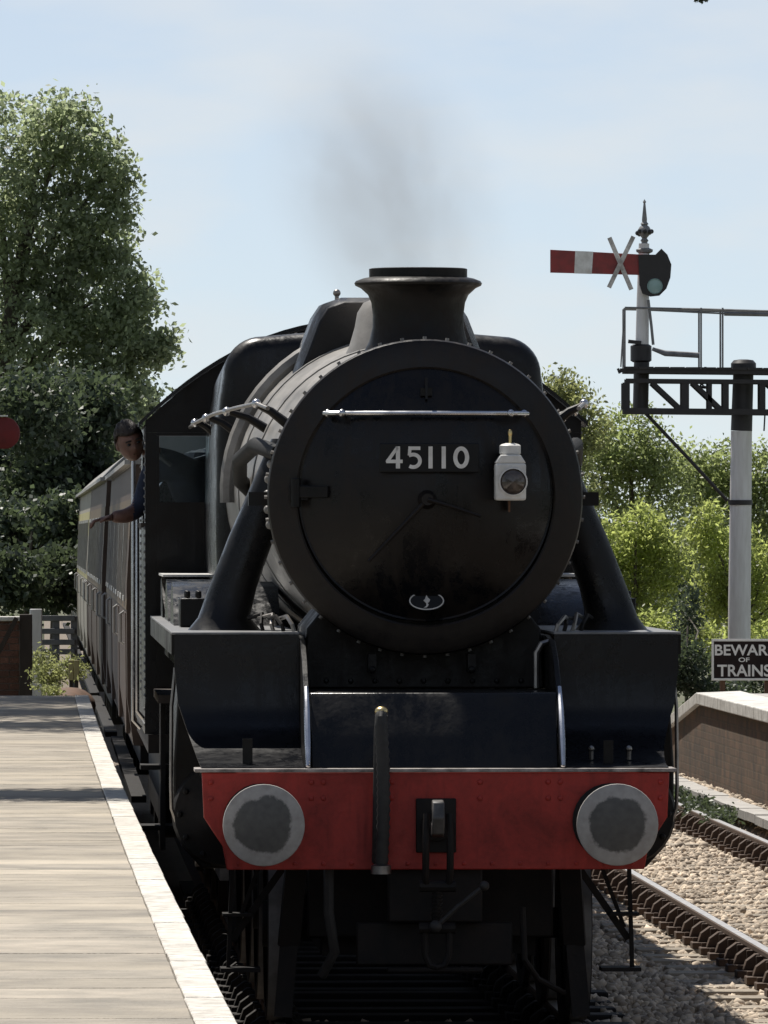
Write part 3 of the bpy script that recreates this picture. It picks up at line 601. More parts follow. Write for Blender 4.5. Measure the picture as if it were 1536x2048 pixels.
# front plates
LB(MB().prism([(0.10,1.318),(0.16,1.318),(0.30,1.655),(0.30,1.668),(1.35,1.668),(1.35,1.69),(0.285,1.69),(0.262,1.665)], -0.617, 0.617, 'X'), 'front_plate', M['black_gloss'], bevel=0.006)
for sx in (-1, 1):
    x = sx*0.635
    LB(MB().prism([(0.03,1.319),(0.09,1.40),(0.26,1.60),(0.42,1.74),(0.62,1.85),(0.90,1.94),(1.30,1.965),(2.9,1.965),(2.9,1.05),(0.06,1.05),(0.06,1.30),(0.03,1.30)], x-0.014, x+0.014, 'X'), 'frame_plate', M['black'], bevel=0.003)
    # bright steel bar along the edge of the frame
    LB(MB().tube([(x, 0.0, 1.33), (x+sx*0.0, 0.07, 1.45), (x, 0.20, 1.61), (x, 0.32, 1.715)], [0.012, 0.016, 0.016, 0.012], 8), 'frame_handrail', M['steel'])
    # drop panel in front of the cylinder: vertical, then sweeping forward
    prof = [(1.02, 1.97), (1.02, 1.80), (1.02, 1.62), (1.00, 1.555), (0.95, 1.50), (0.87, 1.45), (0.76, 1.408), (0.62, 1.374), (0.45, 1.348), (0.25, 1.33), (0.06, 1.322)]
    p = MB(); R0 = []; R1 = []
    for (y, z) in prof:
        t = (1.97-z)/0.65; xo = 1.285-0.12*max(0, (t-0.45)/0.55)
        R0.append((xo, y, z)); R1.append((0.651, y, z))
    vs = [(sx*a, b, c) for a, b, c in R0+R1] + [(sx*a, b+0.012, c-0.004) for a, b, c in R0+R1]; n = len(prof); fs = []
    for i in range(n-1):
        fs += [(i, i+1, n+i+1, n+i), (2*n+i, 3*n+i, 3*n+i+1, 2*n+i+1), (i, 2*n+i, 2*n+i+1, i+1), (n+i, n+i+1, 3*n+i+1, 3*n+i)]
    fs += [(0, n, 3*n, 2*n), (n-1, 3*n-1, 4*n-1, 2*n-1)]
    dp = LB(p.add(vs, fs), 'drop_panel', M['panelblack'], smooth=50)
    for xx in ((0.93,) if sx < 0 else (0.80, 0.99)): MB().tube([(sx*xx, 0.42, 1.352), (sx*xx, 0.41, 1.40)], 0.012, 8).sphere((sx*xx, 0.41, 1.405), 0.017, 8, 6).build('oil_cup', M['wornsteel'], dp)
    if sx < 0: MB().bar((-0.93, 0.30, 1.33), (-0.93, 0.30, 1.46), 0.05, 0.012).build('lamp_iron', M['black'], loco)
    else: MB().bar((0.88, 0.30, 1.33), (0.88, 0.30, 1.45), 0.05, 0.012).build('lamp_iron', M['black'], loco)
    # running plate and its edge angle
    rpl = LB(MB().box(*sorted((sx*0.65, sx*1.30)), 1.035, 9.55, 1.972, 1.985), 'running_plate', M['grey'], bevel=0.003)
    MB().box(*sorted((sx*1.285, sx*1.30)), 1.04, 9.55, 1.87, 1.9715).build('edge_angle', M['black'], rpl)
    # cylinder, lit rim and covers
    cyo = LB(MB().prism([(0.66,1.86),(1.20,1.86),(1.26,1.70),(1.285,1.30),(1.285,1.06),(1.24,0.88),(1.14,0.77),(0.95,0.77),(0.80,0.85),(0.66,1.05)] if sx > 0 else
                     [(-0.66,1.86),(-1.20,1.86),(-1.26,1.70),(-1.285,1.30),(-1.285,1.06),(-1.24,0.88),(-1.14,0.77),(-0.95,0.77),(-0.80,0.85),(-0.66,1.05)], 1.32, 2.45, 'Y'), 'cylinder', M['black'], bevel=0.012)
    cc = MB().lathe([(0.0,-0.10),(0.10,-0.10),(0.14,-0.07),(0.26,-0.05),(0.275,0.0)], (sx*1.02, 1.32, 1.05), 'Y', 28)
    for k in range(12): cc.sphere((sx*1.02+0.235*math.cos(k*PI/6), 1.255, 1.05+0.235*math.sin(k*PI/6)), (0.016, 0.012, 0.016), 6, 5)
    cc.lathe([(0.0,-0.16),(0.06,-0.16),(0.10,-0.13),(0.15,-0.02),(0.16,0.0)], (sx*0.98, 1.32, 1.60), 'Y', 20)
    cc.build('cylinder_cover', M['under'], cyo)
    MB().tube([(sx*1.275, 1.30, 1.80), (sx*1.295, 1.285, 1.6), (sx*1.298, 1.28, 1.2), (sx*1.295, 1.28, 1.08), (sx*1.26, 1.29, 0.98)], 0.010, 8).build('rim_highlight', M['wornsteel'], cyo)  # bright tube standing in for sunlight along the cylinder's outer edge
    # outside steam pipe casing
    sp = MB(); R = []
    for (xc, z, w, dep) in ((0.68, 2.98, 0.085, 0.12), (0.765, 2.74, 0.105, 0.15), (0.872, 2.46, 0.12, 0.16), (0.968, 2.2, 0.125, 0.165), (1.012, 2.05, 0.135, 0.18), (1.01, 1.985, 0.19, 0.23)):
        ring = []
        for k in range(20):
            a = 2*PI*k/20; ring.append((sx*(xc+w*math.copysign(abs(math.cos(a))**0.7, math.cos(a))), 2.02+dep*math.copysign(abs(math.sin(a))**0.7, math.sin(a)), z))
        R.append(ring)
    LB(sp.rings(R), 'steam_pipe', M['black_gloss'], smooth=60)
    # steps hanging below the beam
    stp = MB(); stp.bar((sx*1.00, 0.55, 0.84), (sx*1.02, 0.60, 0.30), 0.05, 0.02, up=(1, 0, 0)); stp.bar((sx*0.72, 0.55, 0.84), (sx*1.0, 0.60, 0.44), 0.035, 0.02, up=(0, 1, 0))
    stp.box(*sorted((sx*0.86, sx*1.06)), 0.50, 0.72, 0.28, 0.30); stp.box(*sorted((sx*0.90, sx*1.05)), 0.50, 0.70, 0.56, 0.575)
    stp.bar((sx*0.86, 0.6, 0.82), (sx*0.98, 0.6, 0.5), 0.02, 0.02)
    LB(stp, 'footstep', M['under'])
    # guard irons in front of the leading wheels
    LB(MB().bar((x*1.08, 0.30, 0.84), (sx*0.72, 0.42, 0.42), 0.11, 0.025).bar((sx*0.72, 0.42, 0.42), (sx*0.75, 0.40, 0.06), 0.09, 0.025), 'guard_iron', M['under'])
# bogie, stretcher plates, brake gear in the shade under the beam
bg_ = MB(); bg_.box(-0.235, 0.235, 0.06, 0.14, 0.55, 0.93); bg_.box(-0.39, 0.39, 0.16, 0.20, 0.33, 0.545); bg_.box(-0.24, 0.24, 0.10, 0.15, 0.295, 0.325)
bg_.box(-0.62, 0.62, 0.6, 0.66, 0.45, 0.85)
LB(bg_, 'stretcher_plate', M['under'], bevel=0.01)
bf = MB()
for x in (-0.52, 0.52): bf.box(x-0.02, x+0.02, 0.75, 3.5, 0.35, 0.72)
bf.box(-0.5, 0.5, 0.75, 0.80, 0.36, 0.60); bf.box(-0.55, 0.55, 1.9, 2.3, 0.5, 0.9)
LB(bf, 'bogie_frame', M['under'])
LB(MB().tube([(-0.53, 0.10, 0.85), (-0.53, 0.09, 0.6), (-0.50, 0.12, 0.40), (-0.56, 0.2, 0.28)], 0.026, 8), 'heating_pipe', M['rubber'])
LB(MB().tube([(0.44, 0.16, 0.62), (0.45, 0.15, 0.36), (0.52, 0.2, 0.26), (0.66, 0.4, 0.18)], 0.016, 8), 'sanding_pipe', M['under'])
def wheel(x, y, r, n_sp, sx, name):
    w = MB(); h = 0.065
    w.lathe([(r-0.07,-h),(r+0.028,-h),(r+0.028,-h+0.03),(r,-h+0.04),(r-0.006,h),(r-0.07,h)], (0, 0, 0), 'X', 40)
    o = w.build(name, M['under'], loco, smooth=40); o.location = (x, y, r); 
    if sx > 0: o.rotation_euler = (0, 0, 0)
    else: o.rotation_euler = (0, 0, PI)
    t = MB().lathe([(r+0.0005,-h+0.042),(r-0.0045,h-0.004)], (0, 0, 0), 'X', 40); t.build('tyre_tread', M['grey'], o)
    s = MB()
    for k in range(n_sp):
        a = 2*PI*k/n_sp; s.bar((0, 0.08*math.cos(a), 0.08*math.sin(a)), (0, (r-0.06)*math.cos(a), (r-0.06)*math.sin(a)), 0.06, 0.035)
    s.lathe([(0.0,-0.08),(0.12,-0.08),(0.12,0.08),(0.0,0.08)], (0, 0, 0), 'X', 16); s.build('spokes', M['under'], o)
for y in (1.1, 3.08):
    for sx in (-1, 1): wheel(sx*0.755, y, 0.5, 10, sx, 'bogie_wheel')
    LB(MB().cyl((-0.75, y, 0.5), (0.75, y, 0.5), 0.08, n=12), 'axle', M['under'])
for y in (4.81, 6.94, 9.38):
    for sx in (-1, 1): wheel(sx*0.755, y, 0.914, 18, sx, 'driving_wheel')
    LB(MB().cyl((-0.75, y, 0.914), (0.75, y, 0.914), 0.1, n=12), 'axle', M['under'])
for sx in (-1, 1):
    LB(MB().bar((sx*0.95, 4.81, 0.62), (sx*0.95, 9.38, 0.62), 0.05, 0.11), 'coupling_rod', M['wornsteel'])
    LB(MB().bar((sx*1.05, 3.9, 1.02), (sx*1.05, 6.94, 0.62), 0.05, 0.12), 'connecting_rod', M['wornsteel'])
    LB(MB().box(*sorted((sx*0.97, sx*1.07)), 2.45, 4.4, 1.17, 1.21).box(*sorted((sx*0.97, sx*1.07)), 2.45, 4.4, 0.89, 0.93), 'slide_bars', M['wornsteel'])
    for yc in (4.81, 6.94, 9.1):
        R = []
        for k in range(9):
            a = PI*(0.5+0.30*(k-4)/4); R.append((yc+1.0*math.cos(a), 1.15+1.07*math.sin(a)))
        R = [p for p in R if p[0] < 9.54]; R = [(R[0][0], 1.986)]+R+[(R[-1][0], 1.986)]
        LB(MB().prism(R, sx*0.66, sx*1.24, 'X'), 'splasher', M['black_gloss'], smooth=40)
    LB(MB().box(*sorted((sx*0.90, sx*1.25)), 7.6, 9.5, 2.232, 2.245), 'splasher_highlight', M['white'])  # white plate standing in for the sunlit strip above the rear splasher
    for k, y in enumerate((3.2, 3.55)):
        lub = MB(); lub.box(*sorted((sx*0.98, sx*1.22)), y, y+0.26, 1.986, 2.14)
        for j in range(4): lub.cyl((sx*(1.0+0.06*j), y-0.01, 2.14), (sx*(1.0+0.06*j), y-0.01, 2.18), 0.016, n=6)
        LB(lub, 'lubricator', M['black'], bevel=0.008)
# saddle and lower front detail
LB(MB().prism([(-0.62,1.691),(0.62,1.691),(0.60,2.0),(0.52,2.10),(-0.52,2.10),(-0.60,2.0)], 1.36, 2.9, 'Y'), 'saddle', M['smokebox'], bevel=0.01)
for x in (-0.27, 0.24): LB(MB().box(x-0.02, x+0.02, 1.20, 1.36, 1.78, 1.87).sphere((x, 1.2, 1.79), 0.02, 8, 6), 'door_stop', M['black'])
dt = MB()
for x in np.linspace(-0.5, 0.5, 9): dt.sphere((x, 1.355, 1.73), (0.014, 0.01, 0.014), 6, 5)
stuff(LB(dt, 'saddle_bolts', M['black']))
LB(MB().tube([(0.56, 1.0, 1.70), (0.56, 1.0, 1.88), (0.585, 1.0, 1.925), (0.62, 1.02, 1.935)], 0.017, 8), 'ejector_pipe', M['wornsteel'])
for sx in (-1, 1):
    for k in range(4):
        x = sx*(0.67+0.05*k); y = 1.2+0.12*k
        LB(MB().tube([(x, y, 1.985), (x+sx*0.01, y, 2.02), (x+sx*random.uniform(.0, .05), y+0.05, 2.045+random.uniform(0, .03)), (x+sx*0.07, y+0.2, 2.05)], 0.011, 6), 'oil_pipe', M['under'] if k % 2 else M['wornsteel'])
# smokebox
ZB = 2.674; YF = 1.15
LB(MB().lathe([(0.790,0.06),(0.790,1.75),(0.76,1.75)], (0, YF, ZB), 'Y', 72), 'smokebox', M['boiler'], smooth=40)
ring = LB(MB().lathe([(0.655,0.012),(0.655,-0.006),(0.665,-0.012),(0.70,-0.006),(0.775,0.004),(0.800,0.016),(0.808,0.035),(0.808,0.062),(0.788,0.068)], (0, YF, ZB), 'Y', 96), 'smokebox_ring', M['ringblack'], smooth=30)
LB(MB().lathe([(0.0,0.10),(0.66,0.10)], (0, YF, ZB), 'Y', 48), 'smokebox_front', M['black'])
rv = MB()
for k in range(72):
    a = 2*PI*k/72
    for yy in (0.11, 0.20): rv.sphere((0.792*math.cos(a), YF+yy, ZB+0.792*math.sin(a)), 0.014, 6, 5)
for k in range(44):
    a = 2*PI*k/44; rv.cyl((0.79*math.cos(a), YF+0.085, ZB+0.79*math.sin(a)), (0.822*math.cos(a), YF+0.085, ZB+0.822*math.sin(a)), 0.010, n=6)
stuff(LB(rv, 'smokebox_rivets', M['boiler']))
DZ = 2.69
door = LB(MB().lathe([(0.0,-0.185),(0.08,-0.184),(0.2,-0.172),(0.34,-0.143),(0.47,-0.098),(0.57,-0.050),(0.625,-0.014),(0.640,-0.004),(0.650,-0.008),(0.655,0.004),(0.652,0.03)], (0, YF, DZ), 'Y', 96), 'smokebox_door', M['door'], smooth=40)
def dsurf(x, z):                      # y of the dished door face
    r = math.hypot(x, z-DZ); return YF + float(np.interp(r, [0, .08, .2, .34, .47, .57, .625, .64], [-.185, -.184, -.172, -.143, -.098, -.05, -.014, -.004]))
hr = MB(); hp = [(-0.52, dsurf(-0.52, 3.10)-0.045, 3.10)]+[(x, min(dsurf(x, 3.10)-0.05, YF-0.11), 3.10) for x in np.linspace(-0.46, 0.46, 13)]+[(0.52, dsurf(0.52, 3.10)-0.045, 3.10)]
hr.tube(hp, 0.0125, 10); hr.build('door_handrail', M['steel'], door)
for x in (-0.50, -0.43, 0.43, 0.50):
    y = min(dsurf(x, 3.10)-0.05, YF-0.11) if abs(x) < .47 else dsurf(x, 3.1)-0.05
    MB().sphere((x, y, 3.10), 0.022, 10, 7).cyl((x, y, 3.10), (x, dsurf(x, 3.10)+0.02, 3.10), 0.011, n=8).build('handrail_knob', M['steel'], door)
hb = MB(); hb.box(-0.70, -0.60, YF-0.05, YF-0.002, 2.655, 2.735); hb.cyl((-0.665, YF-0.05, 2.62), (-0.665, YF-0.05, 2.77), 0.026, n=12); hb.bar((-0.665, YF-0.045, 2.70), (-0.50, dsurf(-0.5, 2.70)-0.012, 2.70), 0.03, 0.06)
hb.build('hinge', M['black'], door, bevel=0.004)
dart = MB(); dart.lathe([(0.0,-0.07),(0.03,-0.07),(0.04,-0.05),(0.05,0.0),(0.06,0.01)], (0, YF-0.18, 2.66), 'Y', 16)
dart.tube([(0.0, YF-0.235, 2.66), (-0.12, YF-0.23, 2.535), (-0.30, YF-0.22, 2.345)], [0.013, 0.010, 0.008], 8); dart.tube([(0.0, YF-0.25, 2.66), (0.12, YF-0.245, 2.625), (0.27, YF-0.24, 2.575)], [0.013, 0.010, 0.008], 8)
dart.build('locking_handles', M['door'], door)
MB().bar((0, dsurf(0, 3.24)-0.03, 3.17), (0, dsurf(0, 3.24)-0.02, 3.28), 0.055, 0.012, up=(1, 0, 0)).box(-0.03, 0.03, dsurf(0, 3.2)-0.02, dsurf(0, 3.2)+0.03, 3.19, 3.23).build('lamp_iron', M['black'], door)
MB().bar((0.42, dsurf(0.42, 2.7)-0.03, 2.60), (0.42, dsurf(0.42, 2.7)-0.05, 2.72), 0.045, 0.010, up=(1, 0, 0)).build('lamp_iron', M['rust'], door)
# number plate with raised digits
npz = 2.872; npy = YF - 0.215
nplate = LB(MB().prism([(-0.245,-0.075),(0.265,-0.075),(0.265,0.075),(-0.245,0.075)], 0.0, 0.014, 'Y'), 'number_plate', M['plate'], bevel=0.006); nplate.location = (0, npy, npz)
MB().box(-0.18, -0.15, 0.014, 0.11, -0.02, 0.02).box(0.17, 0.20, 0.014, 0.11, -0.02, 0.02).build('plate_bracket', M['black'], nplate)
def ribbon(pts, w, closed=False, t=0.006):
    m = MB(); n = len(pts); L = []; R = []
    for i, p in enumerate(pts):
        a = pts[(i-1) % n] if (closed or i > 0) else p; b = pts[(i+1) % n] if (closed or i < n-1) else p
        dx, dz = b[0]-a[0], b[1]-a[1]; q = math.hypot(dx, dz) or 1; nx, nz = -dz/q*w/2, dx/q*w/2
        L.append((p[0]+nx, p[1]+nz)); R.append((p[0]-nx, p[1]-nz))
    seg = n if closed else n-1
    vs = [(x, -t, z) for x, z in L]+[(x, -t, z) for x, z in R]+[(x, 0, z) for x, z in L]+[(x, 0, z) for x, z in R]; fs = []
    for i in range(seg):
        j = (i+1) % n; fs += [(i, j, n+j, n+i), (i, 2*n+i, 2*n+j, j), (n+i, n+j, 3*n+j, 3*n+i)]
    if not closed: fs += [(0, n, 3*n, 2*n), (n-1, 3*n-1, 4*n-1, 2*n-1)]
    m.add(vs, fs); return m
H = 0.112; W = 0.021
def arc(cx, cz, rx, rz, a0, a1, n=18): return [(cx+rx*math.cos(math.radians(a0+(a1-a0)*i/n)), cz+rz*math.sin(math.radians(a0+(a1-a0)*i/n))) for i in range(n+1)]
dig = []
d4 = ribbon([(0.018, H/2), (0.018, -H/2)], W); e4 = ribbon([(0.016, H/2-0.004), (-0.036, -0.020), (-0.036, -0.022)], W*0.8); f4 = ribbon([(-0.042, -0.020), (0.042, -0.020)], W*0.85, t=0.0065)
for q_ in (e4, f4): d4.add(q_.v, q_.f)
d5 = ribbon([(0.032, H/2-0.009), (-0.020, H/2-0.009)], W*0.85); e5 = ribbon([(-0.020, H/2), (-0.024, 0.010)], W*0.8, t=0.0065); f5 = ribbon([(-0.026, 0.010)]+arc(-0.004, -0.017, 0.034, 0.032, 110, -125, 18), W*0.9, t=0.0055)
for q_ in (e5, f5): d5.add(q_.v, q_.f)
d1 = ribbon([(0, H/2), (0, -H/2)], W); d0 = ribbon(arc(0, 0, 0.030, H/2-0.010, 0, 350, 28), W, True)
for x, dm in ((-0.168, d4), (-0.068, d5), (0.016, d1), (0.083, d1), (0.172, d0)):
    o = dm.build('digit', M['white'], nplate, smooth=0); o.location = (x, -0.0005, 0.002)
# oval shed plate
sz = 2.143; sy = dsurf(0, sz) - 0.022
shed = LB(MB().rings([[(0.092*math.cos(2*PI*k/32), 0, 0.052*math.sin(2*PI*k/32)) for k in range(32)], [(0.092*math.cos(2*PI*k/32), 0.012, 0.052*math.sin(2*PI*k/32)) for k in range(32)]]), 'shed_plate', M['plate'], smooth=30)
shed.location = (0.002, sy, sz); shed.rotation_euler = (math.radians(-22), 0, 0)
ribbon([(0.086*math.cos(2*PI*k/40), 0.047*math.sin(2*PI*k/40)) for k in range(40)], 0.006, True, 0.003).build('rim', M['emblem'], shed, smooth=0).location = (0, -0.0005, 0)
em = MB().prism([(0.0,0.032),(0.006,0.018),(0.018,0.006),(0.013,-0.006),(0.004,-0.012),(0.010,-0.020),(0.007,-0.028),(0.0,-0.036),(-0.016,-0.038),(-0.002,-0.028),(-0.002,-0.013),(-0.016,0.002),(-0.008,0.010),(-0.004,0.022)], -0.004, -0.0005, 'Y')
em.build('emblem', M['emblem'], shed, smooth=0)
# chimney
ch = LB(MB().lathe([(0.46,-0.16),(0.40,-0.13),(0.33,-0.07),(0.285,0.0),(0.255,0.06),(0.238,0.13),(0.237,0.20),(0.245,0.26),(0.262,0.30),(0.30,0.335),(0.328,0.348),(0.333,0.36),(0.325,0.372),(0.29,0.385),(0.255,0.392)], (0, 2.0, 3.43), 'Z', 56), 'chimney', M['smokebox'], smooth=40)
MB().lathe([(0.256,0.385),(0.256,0.435),(0.246,0.438),(0.225,0.435),(0.21,0.2)], (0, 2.0, 3.43), 'Z', 48).build('chimney_rim', M['smokebox'], ch, smooth=40)
# boiler barrel, bands, firebox
def ringY(r, y, zc, n=64): return [(r*math.cos(2*PI*k/n), y, zc+r*math.sin(2*PI*k/n)) for k in range(n)]
LB(MB().rings([ringY(0.775, 2.9, ZB), ringY(0.83, 4.5, ZB+0.025), ringY(0.905, 6.6, ZB+0.06)]), 'boiler', M['boiler'], smooth=40)
for y, r in ((2.93, 0.778), (4.1, 0.818), (5.3, 0.86)):
    LB(MB().lathe([(r-0.01,-0.03),(r+0.004,-0.03),(r+0.006,0.0),(r+0.008,0.03),(r-0.01,0.03)], (0, y, ZB+0.06*(y-2.9)/3.7), 'Y', 64), 'boiler_band', M['boiler'], smooth=40)
def belp(y, w, top, low, n=10):
    pts = []; rc = 0.22
    pts += [(-w*0.98, low), (-w, ZB-0.2), (-w+0.01, ZB+0.45)]
    for i in range(n+1): a = PI-(PI/2)*i/n; pts.append((-w+0.05+rc+rc*math.cos(a), top-0.06-rc+rc*math.sin(a)))
    pts.append((0, top))
    for i in range(n+1): a = PI/2-(PI/2)*i/n; pts.append((w-0.05-rc+rc*math.cos(a), top-0.06-rc+rc*math.sin(a)))
    pts += [(w-0.01, ZB+0.45), (w, ZB-0.2), (w*0.98, low)]
    return [(x, y, z) for x, z in pts]
LB(MB().rings([belp(6.60, 0.90, 3.60, 1.9), belp(6.615, 0.935, 3.643, 1.9), belp(6.65, 0.957, 3.669, 1.9), belp(6.70, 0.965, 3.68, 1.9), belp(9.6, 0.97, 3.60, 1.9)]), 'firebox', M['black_gloss'], smooth=50)
# dome and top feed with its side pipes
LB(MB().rings([[(0.24*sc_*math.cos(2*PI*k/28), 4.5+0.36*sc_*math.sin(2*PI*k/28), z) for k in range(28)] for sc_, z in ((1.35, 3.40), (1.12, 3.52), (1.0, 3.62), (0.94, 3.70), (0.80, 3.755), (0.5, 3.785), (0.1, 3.79))]), 'dome', M['boiler'], smooth=60)
tfp = [(-0.56, 3.36), (-0.50, 3.52), (-0.43, 3.70), (-0.38, 3.775), (-0.28, 3.81), (0.28, 3.81), (0.38, 3.775), (0.43, 3.70), (0.50, 3.52), (0.56, 3.36)]
LB(MB().rings([[(x*0.94, 5.35, z-0.03 if z > 3.5 else z) for x, z in tfp], [(x, 5.45, z) for x, z in tfp], [(x, 6.25, z+0.01) for x, z in tfp], [(x*0.94, 6.35, z-0.02) for x, z in tfp]]), 'top_feed_cover', M['black_gloss'], smooth=40, bevel=0.01)
for sx in (-1, 1):
    fp = []
    for k in range(12):
        a = math.radians(62-6.0*k); fp.append((sx*0.905*math.cos(a), 5.85, ZB+0.05+0.905*math.sin(a)))
    LB(MB().tube(fp, 0.05, 8), 'feed_pipe', M['boiler'])
for x in (-0.12, 0.12): LB(MB().lathe([(0.06,0),(0.06,0.05),(0.035,0.07),(0.035,0.10),(0.0,0.11)], (x, 7.6, 3.66), 'Z', 12), 'safety_valve', M['black'])
LB(MB().lathe([(0.018,0),(0.018,0.05),(0.03,0.06),(0.03,0.11),(0.0,0.12)], (-0.42, 9.2, 3.58), 'Z', 12), 'whistle', M['black'])
LB(MB().tube([(-0.30, 5.6, 3.80), (-0.30, 5.6, 3.83)], 0.012, 6).sphere((-0.30, 5.6, 3.84), 0.022, 8, 6), 'filler_plug', M['wornsteel'])
# handrails along the boiler
for sx in (-1, 1):
    hh = LB(MB().tube([(sx*0.80, 1.40, 3.13), (sx*0.85, 1.75, 3.16), (sx*0.92, 3.4, 3.16), (sx*1.0, 5.5, 3.155), (sx*1.05, 8.0, 3.14), (sx*1.06, 9.5, 3.13)], 0.011, 8), 'handrail', M['wornsteel'])
    for y, x, r in ((1.75, 0.85, 0.70), (4.2, 0.95, 0.72), (6.4, 1.02, 0.84), (8.2, 1.052, 0.92)):
        MB().sphere((sx*x, y, 3.16-0.003*(y-1.75)), 0.025, 10, 7).build('handrail_knob', M['steel'], hh)
        MB().tube([(sx*x, y, 3.155), (sx*(x*0.5+r*0.5), y, 3.12), (sx*(r-0.08), y, 3.0)], [0.016, 0.022, 0.03], 8).build('handrail_pillar', M['black'], hh)
    LB(MB().tube([(sx*0.74, 1.5, 2.90), (sx*0.84, 2.3, 2.95), (sx*0.90, 3.3, 2.88), (sx*0.88, 4.2, 2.78), (sx*0.78, 4.9, 2.70)], 0.042, 12), 'exhaust_steam_pipe', M['pipeblack'])
    cl = MB()
    for k in range(5): cl.sphere((sx*(0.79*math.cos(0.22-0.1*k)), 1.8, ZB+0.79*math.sin(0.22-0.1*k)), 0.024, 8, 6)
    stuff(LB(cl, 'flange_bolts', M['boiler']))
    LB(MB().box(*sorted((sx*0.80, sx*0.90)), 1.34, 1.42, 2.63, 2.70), 'side_bracket', M['black'])
# cab
YC = 9.6; YB = 11.7; HWC = 1.33
def roofz(x): return 3.78 - 0.62*(abs(x)/1.36)**2.15
tops = [(x, roofz(x)-0.02) for x in np.linspace(-HWC, HWC, 25)]
cf = MB()
cf.prism([(-HWC, 3.10)]+tops+[(HWC, 3.10)]+[(0.905, 3.255), (-0.905, 3.255)][:0], YC, YC+0.02, 'Y')
for sx in (-1, 1):
    cf.box(*sorted((sx*1.262, sx*HWC)), YC, YC+0.02, 1.55, 3.0995); cf.box(*sorted((sx*0.70, sx*1.2615)), YC, YC+0.02, 1.55, 2.655); cf.box(*sorted((sx*0.70, sx*0.905)), YC, YC+0.02, 2.6555, 3.0995)
cfo = LB(cf, 'cab_front', M['black'], smooth=0)
for sx in (-1, 1):
    cs = MB(); x0, x1 = sorted((sx*(HWC-0.012), sx*HWC))
    cs.box(x0, x1, YC+0.021, YB, 1.45, 2.52); cs.box(x0, x1, YC+0.021, YC+0.10, 2.5205, 3.15); cs.box(x0, x1, 10.95, YB, 2.5205, 3.15); cs.box(x0, x1, YC+0.1005, 10.9495, 3.06, 3.15)
    side = LB(cs, 'cab_side', M['black_gloss'], smooth=0)
    rv = MB()
    for z in np.linspace(1.5, 3.1, 34): rv.sphere((sx*HWC, YC+0.05, z), 0.011, 6, 5); rv.sphere((sx*HWC, YB-0.04, z), 0.011, 6, 5)
    stuff(rv.build('rivets', M['grey'], side))
    MB().box(*sorted((sx*(HWC-0.05), sx*(HWC+0.025))), YC+0.10, 10.95, 2.521, 2.55).build('window_sill', M['timber'], side)
    MB().tube([(sx*(HWC+0.002), YB+0.03, 1.25), (sx*(HWC+0.05), YB+0.03, 1.3), (sx*(HWC+0.05), YB+0.03, 2.95), (sx*(HWC+0.002), YB+0.03, 3.0)], 0.014, 8).build('handrail', M['steel'], side)
    st = MB(); st.box(*sorted((sx*1.10, sx*(HWC+0.01))), YB-0.5, YB-0.1, 0.62, 0.65); st.box(*sorted((sx*1.10, sx*(HWC+0.01))), YB-0.5, YB-0.1, 1.0, 1.03); st.bar((sx*1.2, YB-0.5, 0.5), (sx*1.2, YB-0.5, 1.45), 0.03, 0.2); st.bar((sx*1.2, YB-0.1, 0.5), (sx*1.2, YB-0.1, 1.45), 0.03, 0.2)
    st.build('cab_steps', M['under'], side)
    win = MB(); a, b = sorted((sx*0.905, sx*1.262))
    win.box(a, b, YC-0.008, YC+0.0, 2.655, 2.675); win.box(a, b, YC-0.008, YC, 3.08, 3.0995); win.box(a, a+0.018, YC-0.008, YC, 2.6755, 3.0795); win.box(b-0.018, b, YC-0.008, YC, 2.6755, 3.0795)
    wf = LB(win, 'front_window', M['black'], smooth=0)
    MB().box(a+0.02, b-0.02, YC+0.006, YC+0.010, 2.677, 3.078).build('pane', M['glass'], wf, smooth=0)
rf = MB(); xs = np.linspace(-1.37, 1.37, 29)
rf.rings([[(x, y, roofz(x)+0.012) for x in xs]+[(x, y, roofz(x)-0.012) for x in xs[::-1]] for y in (YC-0.05, YB+0.25)])
LB(rf, 'cab_roof', M['black_gloss'], smooth=40)
LB(MB().box(-1.25, 1.25, YC+0.03, YB, 1.45, 1.50), 'cab_floor', M['timber'])
LB(MB().box(-0.9, 0.9, YC+0.03, YC+0.35, 1.5, 3.2), 'backhead', M['under'], bevel=0.1)

# headlamp resting on its iron
lamp = empty('headlamp', loco.matrix_basis @ Vector((0.42, 0.92, 2.655)), YAW); tag(lamp, 'white oil headlamp with round dark lens hung right of the number plate', 'lamp')
lb = MB().box(-0.078, 0.078, -0.075, 0.075, 0.0, 0.19).build('lamp_body', M['white'], lamp, bevel=0.012)
MB().prism([(-0.078,0.19),(0.078,0.19),(0.05,0.232),(-0.05,0.232)], -0.07, 0.07, 'Y').build('lamp_shoulder', M['white'], lamp, bevel=0.006)
MB().lathe([(0.048,0.232),(0.055,0.24),(0.055,0.278),(0.046,0.286),(0.02,0.292),(0.0,0.292)], (0, 0, 0), 'Z', 20).build('lamp_cap', M['white'], lamp)
MB().tube([(0.0, 0, 0.285), (0.0, 0, 0.33), (0.0, 0.0, 0.345)], [0.008, 0.009, 0.008], 8).sphere((0, 0, 0.342), (0.012, 0.012, 0.020), 8, 6).build('lamp_handle', M['brass'], lamp)
MB().lathe([(0.0,-0.108),(0.03,-0.105),(0.05,-0.097),(0.062,-0.086),(0.066,-0.0755)], (0.012, 0, 0.095), 'Y', 28).build('lens', M['glassdark'], lamp)
MB().lathe([(0.066,-0.074),(0.066,-0.09),(0.073,-0.088),(0.074,-0.0755)], (0.012, 0, 0.095), 'Y', 28).build('lens_rim', M['white'], lamp)

